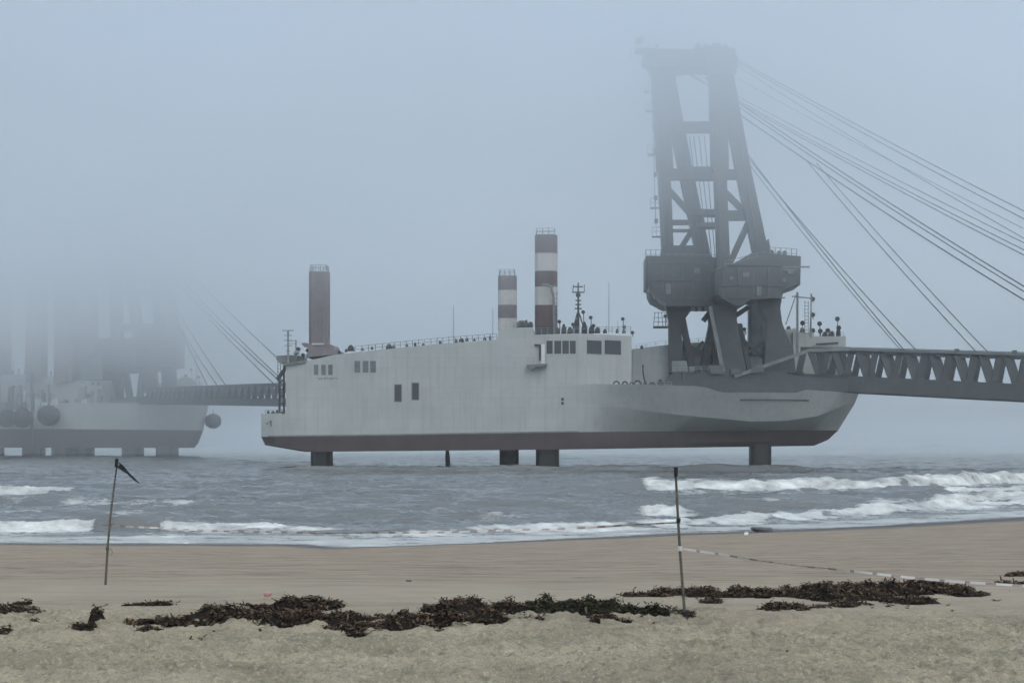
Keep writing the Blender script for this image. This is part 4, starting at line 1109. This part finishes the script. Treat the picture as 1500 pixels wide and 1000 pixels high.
# its bow bridge
def fl(p1, p2, off=0.0): return boomline(p1, p2, 215, 412, off, T, 612.0, 470.0)
mb = MB(); E2 = 1.28
for off in (0.0, 8.0):
    a = fl(569, 562.5, off); b0 = fl(583.5, 583, off); b1 = fl(592, 595, off)
    mb.bar(a(0), a(E2), 0.9, 0.7)
    q = [b0(-0.1), b0(E2), b1(E2), b1(-0.1)]; n_ = Vector((0.5, 0.35, 0))
    mb.add(q + [p+n_ for p in q], [(0,3,2,1),(4,5,6,7),(0,1,5,4),(3,7,6,2),(0,4,7,3),(1,2,6,5)])
b2 = MB(); 
fb = mb.build('bow_bridge', cr, rf)
for off in (0.0, 8.0):
    a = fl(569, 562.5, off+0.2); b0 = fl(584, 583.5, off+0.2); mb = MB(); t = 0.0; per = 1/24
    while t < E2-0.05:
        mb.bar(b0(t), a(t+per*0.42), 1.25, 0.5); mb.bar(a(t+per*0.55), b0(t+per*0.98), 1.25, 0.5); t += per
    mb.build('truss_web', cr, fb)
mb = MB(); mb.bar(T(190,592,8), T(217,569,8), 1.0, 0.8); mb.build('ramp_handrail', M['cranelight'], rf)
ft = fl(567, 560.5, 1.5)
for (px, py, t) in ((246,440,0.49),(246,448,0.56),(238,418,0.62),(246,400,0.93),(243,396,0.98),(242,384,1.0),(240,360,1.10)):
    cable([T(px, py, vn), ft(t)], 0.2, 'stay_cable', rf, 1.0)
# fenders hanging from the far ship
def fender(px, py, r, v, label):
    mb = MB(); c = T(px, py, v); rr = r*sc2
    mb.ball((0,0,0), rr, 18, 12, sx=1.12, sz=0.98)
    for k in range(-2, 3):
        x = k*rr*0.42; q = math.sqrt(max(0.05, 1-(x/(rr*1.12))**2))*rr*1.03
        mb.tube([(x, q*math.cos(a), q*math.sin(a)*0.98) for a in [i*math.pi/9 for i in range(19)]], rr*0.06, 5)
    wx = T.o[0] + c[0]*T.c + c[1]*T.s; wy = T.o[1] - c[0]*T.s + c[1]*T.c
    o = mb.build('fender', M['rubber'], None, smooth=40); o.location = (wx, wy, c[2]); o.rotation_euler = (0,0,-T.yaw)
    tag(o, label, 'fender', 'fenders hanging from the far barge')
    r_ = MB(); r_.tube([(0, 0, rr*0.95), (0.1, 0.2 if v < 0 else 0, rr*0.95+2.2)], 0.16, 5); r_.build('hanging_chain', M['cable'], o)
fender(71, 608, 14.5, -5.2, 'round black rubber fender on the far barge, rightmost of the ones along its side')
fender(33, 612, 13.5, -5.2, 'round black rubber fender on the far barge, second from the right along its side')
fender(10, 612, 13.0, -5.0, 'round black rubber fender on the far barge at the left edge of the photo')
fender(312, 616.5, 11, 15, 'round black rubber fender hanging off the bow tip of the far barge')

# ------------------------------------------------------------------ beach things
def gz(x, y): return float(ground_z(np.array(x), np.array(y)) + sand_detail(np.array([x]), np.array([y]))[0])
def bp_(px, py):
    """photo point of the beach -> world x, y on the sand"""
    D = 15.0
    for _ in range(60):
        x = (px-750)/F*D; z = float(ground_z(np.array(x), np.array(D)))
        D = 0.5*D + 0.5*(H - z)*F/(py-HZ)
    return (px-750)/F*D, D
def pole(base, top, r0, r1, label, bow=0.0, dark_foot=False, extra=None):
    x, y = bp_(*base); z = gz(x, y); rt = empty('marker_pole', (x, y, z)); tag(rt, label, 'pole', 'bamboo marker poles on the beach')
    tx = (top[0]-750)/F*y; tz = H + (HZ-top[1])/F*y
    P0 = Vector((0,0,-0.12)); P1 = Vector((tx-x, 0.04, tz-z)); n = 26; pts = []; vs = MB()
    for i in range(n+1):
        t = i/n; p = P0.lerp(P1, t) + Vector((bow*math.sin(math.pi*t), 0, 0)); pts.append(p)
    # stem with swollen nodes
    k = 10; ring = []
    mb = MB(); V = []; Fc = []
    fine = []
    for i in range(n):
        a, b = pts[i], pts[i+1]
        for s_, rr in ((0.0, 1.16), (0.08, 1.0), (0.92, 1.0)): fine.append((a.lerp(b, s_), (r0+(r1-r0)*(i+s_)/n)*rr if i % 3 == 0 or s_ > 0 else (r0+(r1-r0)*i/n)))
    fine.append((pts[-1], r1))
    for p, rr in fine:
        for j in range(k): t = 2*math.pi*j/k; V.append((p.x+rr*math.cos(t), p.y+rr*math.sin(t), p.z))
    for i in range(len(fine)-1):
        for j in range(k): Fc.append((i*k+j, i*k+(j+1) % k, (i+1)*k+(j+1) % k, (i+1)*k+j))
    Fc.append(tuple(range(k-1, -1, -1))); Fc.append(tuple((len(fine)-1)*k+j for j in range(k)))
    mb.add(V, Fc); mb.build('stem', M['bamboo'], rt, smooth=50)
    return rt, pts, P0, P1, (x, y, z)
rtL, ptsL, a0, a1, baseL = pole((154,857), (171,676), 0.022, 0.013, 'thin leaning bamboo pole with a limp black rag at its top', bow=-0.03)
rtR, ptsR, b0_, b1_, baseR = pole((1005,910), (990,685), 0.020, 0.016, 'upright bamboo pole at the edge of the seaweed holding the striped tape', bow=-0.012)
def on_pole(pts, base, py):
    y = base[1]; z = H + (HZ-py)/F*y - base[2]
    for a, b in zip(pts[:-1], pts[1:]):
        if a.z <= z <= b.z: return a.lerp(b, (z-a.z)/(b.z-a.z))
    return pts[-1]
# rag
mb = MB(); t = ptsL[-1]; n = 12; s = baseL[1]/F
row = []
for i in range(n+1):
    k = i/n
    cx = t.x + s*(2+31*k); cz = t.z - s*(4 + 23*k + 5*k*k)
    w = s*(5.2*(1-k)**0.7 + 0.5)*(1+0.25*math.sin(9*k)); d = 0.03*math.sin(7*k)
    row.append([(cx, d, cz+w*0.6), (cx+w*0.3, d+0.02, cz), (cx-w*0.2, d-0.012, cz-w*0.7)])
V = [p for r in row for p in r]; V2 = [(p[0], p[1]+0.006, p[2]) for p in V]; nv = len(V)
fs = []
for i in range(n):
    for j in range(2): fs.append((i*3+j, i*3+j+1, i*3+j+4, i*3+j+3)); fs.append((nv+i*3+j+3, nv+i*3+j+4, nv+i*3+j+1, nv+i*3+j))
mb.add(V+V2, fs); mb.tube([(t.x-0.01,0,t.z-0.09),(t.x,0,t.z+0.02),(t.x+0.01,0,t.z+0.05)], 0.028, 8)
mb.build('rag', M['black_cloth'], rtL, smooth=60)
p = on_pole(ptsL, baseL, 768); mb = MB(); mb.tube([(p.x-0.11,-0.01,p.z-0.008),(p.x,-0.025,p.z),(p.x+0.08,-0.01,p.z+0.01)], 0.008, 6); mb.build('cross_twig', M['bamboo'], rtL)
p = on_pole(ptsL, baseL, 803); mb = MB(); mb.tube([(p.x,-0.02,p.z),(p.x+0.06,-0.02,p.z+0.005),(p.x+0.09,-0.02,p.z-0.05),(p.x+0.07,-0.02,p.z-0.12)], 0.005, 5); mb.tube([(p.x,0,p.z-0.03),(p.x,0,p.z+0.03)], 0.03, 8); mb.build('string_tie', M['bamboo'], rtL)
t = ptsR[-1]; mb = MB(); mb.tube([(t.x+0.003,0,t.z-0.11),(t.x,0,t.z+0.01)], 0.026, 10); mb.build('cap', M['black_cloth'], rtR)
t = ptsR[0]; mb = MB(); mb.tube([ptsR[1]+Vector((0,0,-0.02)), ptsR[2]+Vector((0,0,0.06))], 0.034, 10); mb.build('foot_sleeve', M['black_cloth'], rtR)
for py in (762, 803):
    p = on_pole(ptsR, baseR, py); mb = MB(); mb.tube([(p.x-0.002,0,p.z-0.03),(p.x,0,p.z),(p.x+0.002,0,p.z+0.03)], 0.028, 10); mb.build('tape_knot', M['black_cloth'] if py == 762 else M['tape_white'], rtR)

def tape(A, Bp, sag, w, dash, gap, label, seed):
    """thin twisted strip between two points, white with red lengths"""
    A = Vector(A); Bp = Vector(Bp); L_ = (Bp-A).length; n = int(L_/0.06); r_ = random.Random(seed)
    mb = MB(); V = []; d = (Bp-A); hx = Vector((-d.y, d.x, 0)).normalized()
    for i in range(n+1):
        t = i/n; p = A.lerp(Bp, t) - Vector((0,0,sag*4*t*(1-t)))
        tw = 0.9*math.sin(t*L_*1.1+seed) + 0.5*math.sin(t*L_*2.7)
        e = (Vector((0,0,1))*math.cos(tw*0.8) + hx*math.sin(tw*0.8))*w/2
        p = p + Vector((0,0,0.004*math.sin(t*L_*3)))
        V += [p-e-hx*0.001, p+e-hx*0.001, p+e+hx*0.001, p-e+hx*0.001]
    for i in range(n):
        s_ = (i*0.06) % (dash+gap); m = 0 if s_ < dash else 1
        b = i*4
        mb.f += [(b, b+1, b+5, b+4), (b+2, b+3, b+7, b+6), (b+1, b+2, b+6, b+5), (b+3, b, b+4, b+7)]; mb.m += [m]*4
    mb.v = V
    o = mb.build('barrier_tape', [M['tape_white'], M['tape_red']], None)
    return tag(o, label, 'tape')
pr = on_pole(ptsR, baseR, 803); A = (baseR[0]+pr.x+0.02, baseR[1]-0.02, baseR[2]+pr.z)
# third pole, beyond the right edge of the picture, that the tape runs to
xo, yo = 6.9, 12.6; zo = gz(xo, yo)
tape(A, (xo, yo, zo+0.90), 0.11, 0.027, 0.20, 0.085, 'red and white striped tape running right from the bamboo pole over the seaweed', 3)
rt3 = empty('marker_pole', (xo, yo, zo)); tag(rt3, 'bamboo pole beyond the right edge that carries the far end of the tape', 'pole', 'bamboo marker poles on the beach')
mb = MB(); mb.tube([(0,0,-0.1),(0.02,0,1.0),(0,0,2.0)], 0.02, 10, r2=0.015); mb.build('stem', M['bamboo'], rt3, smooth=50)
pr = on_pole(ptsR, baseR, 765); pl = on_pole(ptsL, baseL, 769)
tape((baseR[0]+pr.x-0.02, baseR[1], baseR[2]+pr.z), (baseL[0]+pl.x, baseL[1], baseL[2]+pl.z), 0.13, 0.030, 0.16, 0.12, 'red and white striped tape sagging between the two bamboo poles in front of the surf', 8)

# ---------------- seaweed
def weed_material(name, dark, light, red):
    m = bpy.data.materials.new(name); m.use_nodes = True
    n = m.node_tree; b = n.nodes['Principled BSDF']; L = n.links.new
    g = n.nodes.new('ShaderNodeNewGeometry'); r = n.nodes.new('ShaderNodeValToRGB')
    r.color_ramp.elements[0].color = (*dark, 1); r.color_ramp.elements[1].color = (*light, 1)
    e = r.color_ramp.elements.new(0.6); e.color = (*red, 1)
    L(g.outputs['Random Per Island'], r.inputs['Fac']); L(r.outputs[0], b.inputs['Base Color'])
    b.inputs['Roughness'].default_value = 0.75; b.inputs['Specular IOR Level'].default_value = 0.12
    return m
M['weed'] = weed_material('brown_seaweed', (0.009, 0.007, 0.006), (0.14, 0.10, 0.062), (0.055, 0.032, 0.022))
M['weedbody'] = mat('seaweed_mat', (0.014, 0.012, 0.010), 0.9, 0.4, 25.0, spec=0.1, bump=0.02)
M['weedgreen'] = weed_material('green_seaweed', (0.009, 0.010, 0.006), (0.085, 0.085, 0.045), (0.026, 0.025, 0.014))
def weed(blobs, seed, label=None, mt='weed', group='seaweed heaps on the beach', name='seaweed_heap', dens=950, kind=None):
    """blobs: (px centre, py of the middle of its base, half width px, half depth m, height m)"""
    r = np.random.default_rng(seed); E = []
    for (px, py, hw, hd, h) in blobs:
        x, y = bp_(px, py); E.append((x, y, hw*y/F, hd, h))
    x0 = min(e[0]-e[2] for e in E); y0 = min(e[1]-e[3] for e in E); x1 = max(e[0]+e[2] for e in E); y1 = max(e[1]+e[3] for e in E)
    ox, oy = (x0+x1)/2, (y0+y1)/2; oz = gz(ox, oy)
    def hf(X, Y):
        Z = np.zeros_like(X)
        wx = X + 0.20*fbm(X*1.6, Y*1.6, seed % 50, 3); wy = Y + 0.20*fbm(X*1.6, Y*1.6, seed % 50 + 5, 3)
        for (a, b, c, d, h) in E:
            q = 1 - ((wx-a)/c)**2 - ((wy-b)/d)**2
            Z = np.maximum(Z, h*np.sqrt(np.clip(q, 0, 1)))
        Z = Z*(0.75 + 0.75*np.clip(vnoise(X*5.5, Y*4.5, seed % 40 + 3), -0.6, 0.8))
        return np.clip(Z - 0.012 + 0.030*fbm(X*7, Y*6, seed % 40 + 9, 3)*(Z > 0), 0, 1)
    mb = MB()
    V = []; Fs = []
    area = sum(math.pi*e[2]*e[3] for e in E); cnt = int(area*dens) + 14
    tot = 0
    for (a, b, c, d, h) in E:
        k = int(cnt*(c*d*math.pi)/area) + 4
        t = r.uniform(0, 2*math.pi, k); rr = np.sqrt(r.uniform(0, 1.0, k))*1.04
        X = a + c*rr*np.cos(t); Y = b + d*rr*np.sin(t); Z = hf(X, Y)
        gZ = ground_z(X, Y) + sand_detail(X, Y)
        keep = Z > 0.004
        for X_, Y_, Z_, G_ in zip(X[keep], Y[keep], Z[keep], gZ[keep]):
            # one crumpled frond: a bent strip
            ang = r.uniform(0, 2*math.pi); el = r.uniform(-0.6, 0.45); ln = r.uniform(0.03, 0.085) if r.random() < 0.85 else r.uniform(0.1, 0.17); w = r.uniform(0.010, 0.042)
            p = np.array([X_-ox, Y_-oy, G_-oz + Z_*(0.70+0.36*r.uniform()) + 0.006]); dr = np.array([math.cos(ang)*math.cos(el), math.sin(ang)*math.cos(el), math.sin(el)])
            base = len(V); ns = 3
            for i in range(ns+1):
                sd = np.cross(dr, [0,0,1]) + 0.6*r.normal(size=3)*0.6; sd /= np.linalg.norm(sd)+1e-6
                ww = w*(1-0.5*abs(i/ns-0.4))
                V.append(p - sd*ww/2); V.append(p + sd*ww/2)
                p = p + dr*ln/ns; dr = dr + r.normal(size=3)*0.45 + np.array([0,0,-0.28]); dr /= np.linalg.norm(dr)
            for i in range(ns): Fs.append((base+2*i, base+2*i+1, base+2*i+3, base+2*i+2))
    nfr = len(Fs)
    for (a, b, c, d, h) in E:
        nx = max(5, int(c/0.05)); ny = max(5, int(d/0.05)); nx = min(nx, 90)
        gx = np.linspace(a-c*1.05, a+c*1.05, nx); gy = np.linspace(b-d*1.05, b+d*1.05, ny); GX, GY = np.meshgrid(gx, gy)
        HZ_ = hf(GX, GY); Gz = ground_z(GX, GY) + sand_detail(GX, GY)
        Zb = Gz - oz + np.where(HZ_ > 0.003, HZ_*(0.72+0.35*vnoise(GX*14, GY*14, 8)), -0.06)
        base = len(V)
        V += [(q[0]-ox, q[1]-oy, q[2]) for q in np.stack([GX, GY, Zb], -1).reshape(-1, 3)]
        hm = HZ_ > 0.003
        for i in range(ny-1):
            for j in range(nx-1):
                if hm[i,j] or hm[i+1,j] or hm[i,j+1] or hm[i+1,j+1]:
                    Fs.append((base+i*nx+j, base+i*nx+j+1, base+(i+1)*nx+j+1, base+(i+1)*nx+j))
    mb.add(V, Fs[:nfr]); mb.f += [tuple(q) for q in Fs[nfr:]]; mb.m += [1]*(len(Fs)-nfr)
    o = mb.build(name, [M[mt], M['weedbody']], None); o.location = (ox, oy, oz)
    if kind: tag(o, kind=kind, label=label)
    else: tag(o, label, 'seaweed', group)
    return o
weed([(200,915,24,.22,.06),(245,913,40,.30,.08),(300,910,55,.40,.11),(345,903,50,.35,.14),(400,913,60,.42,.12),(450,912,55,.45,.13),(425,893,50,.45,.18),(455,890,48,.45,.16),(350,891,40,.20,.06),(500,915,45,.35,.10),(250,919,22,.10,.05)], 101,
     'long brown seaweed heap left of centre, highest at its right half')
weed([(520,923,45,.30,.08),(560,922,45,.34,.10),(610,918,55,.40,.12),(660,916,45,.32,.11),(700,911,42,.30,.09),(725,913,25,.22,.07),(530,929,30,.16,.05),(590,910,50,.30,.09)], 102,
     'brown seaweed heap in the middle foreground, tapering to the right')
weed([(650,895,38,.45,.18),(700,894,42,.45,.17),(735,898,40,.42,.15),(690,905,45,.2,.05),(745,908,30,.2,.06)], 103, 'dark brown seaweed heap at the far side of the middle, joined to the green one')
weed([(800,896,42,.45,.18),(845,897,50,.48,.19),(890,900,48,.42,.16),(930,901,42,.36,.13),(972,901,34,.28,.10)], 104, 'greenish seaweed heap left of the taped bamboo pole', 'weedgreen')
weed([(1000,902,22,.22,.07),(990,897,25,.18,.05)], 105, 'reddish brown seaweed heap around the foot of the taped bamboo pole')
weed([(930,872,28,.25,.07),(975,871,42,.38,.10),(1020,872,45,.42,.11),(1070,872,50,.45,.12),(1120,873,50,.48,.13),(1160,873,42,.45,.12)], 106, 'long thin seaweed band on the right running up to the taped pole')
weed([(1205,875,48,.8,.21),(1250,872,55,.85,.20),(1300,868,52,.75,.18),(1350,866,46,.6,.15),(1395,868,25,.3,.09),(1215,889,40,.25,.07),(1265,878,50,.3,.09),(1330,882,40,.35,.08),(1250,886,38,.22,.07),(1190,860,20,.2,.06),(1375,860,22,.2,.08)], 107, 'thickest brown seaweed heap on the right under the striped tape')
weed([(1415,872,32,.35,.10),(1403,865,24,.4,.08),(1438,871,24,.2,.06)], 108, 'seaweed heap at the right where the striped tape meets it')
weed([(1150,895,34,.28,.09),(1180,893,20,.2,.06),(1130,897,18,.16,.05)], 109, 'separate oval seaweed heap right of the taped pole, nearer the viewer')
weed([(1487,846,18,.3,.10),(1510,843,20,.4,.12)], 110, 'seaweed heap cut by the right edge of the photo')
weed([(1480,857,24,.2,.05),(1505,856,12,.2,.05)], 111, 'thin flat seaweed strip at the right edge below the tape')
weed([(20,898,30,.30,.13),(45,902,24,.25,.09),(-5,902,25,.35,.12)], 112, 'seaweed heap at the left edge with two humps')
weed([(22,887,10,.15,.08),(35,887,9,.12,.08)], 113, 'small pair of seaweed tufts behind the left edge heap')
weed([(10,926,18,.20,.10),(26,927,12,.12,.06)], 114, 'seaweed heap at the left edge nearest the viewer')
weed([(124,924,26,.22,.07),(140,915,12,.18,.16),(112,920,15,.12,.05)], 115, 'pointed seaweed heap standing alone left of the long one')
weed([(97,909,10,.10,.06)], 116, 'small round seaweed clump between the left edge heap and the pointed one')
weed([(200,889,20,.12,.05),(235,889,24,.12,.05)], 117, 'thin low seaweed clump behind the left end of the long heap')
weed([(213,925,24,.16,.06),(232,929,12,.1,.04)], 118, 'small seaweed clump in front of the left end of the long heap')
weed([(1040,885,22,.24,.06),(1034,881,18,.2,.05)], 119, 'thin broken seaweed clump just right of the taped pole')
weed([(905,910,28,.12,.04),(880,908,20,.1,.03)], 120, 'flat seaweed strip in front of the green heap')
weed([(867,915,12,.10,.07)], 121, 'small dark lump of seaweed on bare sand in front of the green heap')
# scraps
r_ = np.random.default_rng(5); sb = []
for k in range(95):
    px = r_.uniform(-10, 1500); base_ = 920 if px < 560 else (914 if px < 900 else 884)
    py = base_ + r_.normal()*13
    if px > 1400: py = 868 + r_.normal()*8
    sb.append((px, max(862, py), r_.uniform(2.5, 6.5), r_.uniform(.025, .055), r_.uniform(.02, .035)))
for (px, py) in [(27,911),(52,914),(90,925),(165,928),(330,929),(440,930),(300,932),(188,921),(110,930),(820,915),(790,911),(640,925),(700,922),(1084,899),(1053,901),(960,912),(1280,893),(1060,893),(1370,884),(1215,897),(1300,890),(1390,887),(1460,880),(75,905),(170,914),(380,925)]:
    sb.append((px, py, r_.uniform(4, 10), r_.uniform(.04, .09), r_.uniform(.015, .035)))
weed(sb, 122, 'scattered seaweed scraps on the sand', name='seaweed_scraps', kind='stuff', dens=700)

# ---------------- litter and stones
def lump(px, py, w, h, d, m, name, label, cat, seed, lift=0.0, group=None):
    x, y = bp_(px, py); z = gz(x, y); mb = MB(); r = random.Random(seed)
    n, k = 12, 8; s = y/F; W = w*s/2; Hh = h*s/2
    mb.ball((0,0,0), 1, n, k)
    V = []
    for (a, b, c) in mb.v:
        q = 1 + 0.22*math.sin(3*a+seed)*math.cos(2.3*c+seed) + r.uniform(-0.07, 0.07)
        V.append((max(-0.85, min(0.85, a*q))*W*1.15, max(-.85, min(.85, b*q))*d*1.1, max(-0.8, min(0.8, c*q))*Hh*1.2))
    mb.v = V; o = mb.build(name, M[m], None, smooth=35); o.location = (x, y, z+Hh*0.7+lift); return tag(o, label, cat, group)
x, y = PD(1116, 779)
lump(1116, 779, 32, 8.5, 0.8, 'concrete', 'beach_rock', 'dark wet flat-topped rock at the edge of the wash right of the taped pole', 'rock', 4)
lump(1093, 783, 6, 5, 0.12, 'foam_litter', 'foam_litter', 'white foam scrap on the wet sand beside the dark rock', 'litter', 6, group='white litter along the waterline')
lump(358, 795.5, 5, 4, 0.1, 'foam_litter', 'foam_litter', 'small round white scrap by the waterline left of the barge stern', 'litter', 8, group='white litter along the waterline')
lump(272, 796, 9, 3, 0.1, 'foam_litter', 'foam_litter', 'flat white scrap by the waterline right of the rag pole', 'litter', 9, group='white litter along the waterline')
lump(392, 880, 12, 7, 0.06, 'pink', 'plastic_bag', 'crumpled pink plastic scrap on top of the long seaweed heap', 'litter', 12, lift=0.06)
lump(1153, 957, 4, 3.5, 0.02, 'concrete', 'pebble', 'tiny black pebble alone on the foreground sand at the right', 'stone', 13)
lump(599, 851, 8, 3.5, 0.06, 'wood', 'driftwood_chip', 'small dark driftwood chip on the bare sand above the middle seaweed', 'driftwood', 14)
xa, ya = PD(1268, 751); xb, yb = PD(1314, 750.5)
mb = MB(); mb.tube([(-(xb-xa)/2, 0, 0), (-(xb-xa)/6, 0.1, 0.04), ((xb-xa)/5, -0.05, 0.02), ((xb-xa)/2, 0.1, 0.03)], 0.15, 8, r2=0.1)
o = mb.build('driftwood_log', M['wood'], None, smooth=50); o.location = ((xa+xb)/2, (ya+yb)/2, 0.42); tag(o, 'long dark log afloat in the surf on the right', 'driftwood')

# ------------------------------------------------------------------ haze and the fog bank overhead
def box_obj(name, x0, x1, y0, y1, z0, z1, m):
    mb = MB(); mb.box(x0, x1, y0, y1, z0, z1); return mb.build(name, m, None)
hm = bpy.data.materials.new('haze'); hm.use_nodes = True; n = hm.node_tree; n.nodes.clear()
out = n.nodes.new('ShaderNodeOutputMaterial'); pv = n.nodes.new('ShaderNodeVolumePrincipled')
pv.inputs['Density'].default_value = 0.00028; pv.inputs['Color'].default_value = (0.97, 0.975, 0.98, 1); pv.inputs['Anisotropy'].default_value = 0.6
n.links.new(pv.outputs[0], out.inputs['Volume'])
hz = box_obj('haze', -6500, 6500, -120, 12600, -7, 140, hm); tag(hz, kind='stuff')
fm = bpy.data.materials.new('fog_bank'); fm.use_nodes = True; n = fm.node_tree; n.nodes.clear()
out = n.nodes.new('ShaderNodeOutputMaterial'); pv = n.nodes.new('ShaderNodeVolumePrincipled')
pv.inputs['Color'].default_value = (0.945, 0.963, 0.975, 1); pv.inputs['Anisotropy'].default_value = 0.7
tc = n.nodes.new('ShaderNodeTexCoord'); sp = n.nodes.new('ShaderNodeSeparateXYZ'); n.links.new(tc.outputs['Object'], sp.inputs[0])
mr = n.nodes.new('ShaderNodeMapRange'); mr.inputs['From Min'].default_value = 40; mr.inputs['From Max'].default_value = 95; mr.inputs['To Max'].default_value = 0.022
mr.inputs['From Min'].default_value = 32; mr.inputs['From Max'].default_value = 98; mr.inputs['To Max'].default_value = 0.0175
mx = n.nodes.new('ShaderNodeMapRange'); mx.inputs['From Min'].default_value = -40; mx.inputs['From Max'].default_value = -220   # thicker towards the far ship
mx.inputs['To Min'].default_value = 1.0; mx.inputs['To Max'].default_value = 1.25
n.links.new(sp.outputs['X'], mx.inputs['Value'])
mm = n.nodes.new('ShaderNodeMath'); mm.operation = 'MULTIPLY'
n.links.new(sp.outputs['Z'], mr.inputs['Value']); n.links.new(mr.outputs[0], mm.inputs[0]); n.links.new(mx.outputs[0], mm.inputs[1])
my = n.nodes.new('ShaderNodeMapRange'); my.interpolation_type = 'SMOOTHSTEP'; my.inputs['From Min'].default_value = 335; my.inputs['From Max'].default_value = 500; my.inputs['To Max'].default_value = 0.0025
n.links.new(sp.outputs['Y'], my.inputs['Value'])
my2 = n.nodes.new('ShaderNodeMapRange'); my2.interpolation_type = 'SMOOTHSTEP'; my2.inputs['From Min'].default_value = 340; my2.inputs['From Max'].default_value = 480; my2.inputs['To Min'].default_value = 1.0; my2.inputs['To Max'].default_value = 1.15
n.links.new(sp.outputs['Y'], my2.inputs['Value'])
m3_ = n.nodes.new('ShaderNodeMath'); m3_.operation = 'MULTIPLY'; n.links.new(mm.outputs[0], m3_.inputs[0]); n.links.new(my2.outputs[0], m3_.inputs[1])
ad = n.nodes.new('ShaderNodeMath'); ad.operation = 'ADD'; n.links.new(m3_.outputs[0], ad.inputs[0]); my3 = n.nodes.new('ShaderNodeMapRange'); my3.interpolation_type = 'SMOOTHSTEP'; my3.inputs['From Min'].default_value = 650; my3.inputs['From Max'].default_value = 820; my3.inputs['To Min'].default_value = 1.0; my3.inputs['To Max'].default_value = 0.0
n.links.new(sp.outputs['Y'], my3.inputs['Value'])
m4_ = n.nodes.new('ShaderNodeMath'); m4_.operation = 'MULTIPLY'; n.links.new(my.outputs[0], m4_.inputs[0]); n.links.new(my3.outputs[0], m4_.inputs[1])
mz = n.nodes.new('ShaderNodeMapRange'); mz.inputs['From Min'].default_value = 14; mz.inputs['From Max'].default_value = 50; mz.inputs['To Min'].default_value = 0.8; mz.inputs['To Max'].default_value = 2.3
n.links.new(sp.outputs['Z'], mz.inputs['Value'])
m6_ = n.nodes.new('ShaderNodeMath'); m6_.operation = 'MULTIPLY'; n.links.new(m4_.outputs[0], m6_.inputs[0]); n.links.new(mz.outputs[0], m6_.inputs[1])
n.links.new(m6_.outputs[0], ad.inputs[1])
wn = n.nodes.new('ShaderNodeTexNoise'); wn.inputs['Scale'].default_value = 0.014; wn.inputs['Detail'].default_value = 2
wm = n.nodes.new('ShaderNodeMapping'); wm.inputs['Scale'].default_value = (1, 0.6, 1.6); n.links.new(tc.outputs['Object'], wm.inputs['Vector']); n.links.new(wm.outputs[0], wn.inputs['Vector'])
wr = n.nodes.new('ShaderNodeMapRange'); wr.inputs['From Min'].default_value = 0.3; wr.inputs['From Max'].default_value = 0.7; wr.inputs['To Min'].default_value = 0.40; wr.inputs['To Max'].default_value = 1.6
n.links.new(wn.outputs['Fac'], wr.inputs['Value'])
wp_ = n.nodes.new('ShaderNodeMath'); wp_.operation = 'MULTIPLY'; n.links.new(ad.outputs[0], wp_.inputs[0]); n.links.new(wr.outputs[0], wp_.inputs[1])
n.links.new(wp_.outputs[0], pv.inputs['Density']); n.links.new(pv.outputs[0], out.inputs['Volume'])
fb_ = box_obj('fog_bank', -1400, 1400, -100, 1200, 1.5, 122, fm); tag(fb_, kind='stuff')
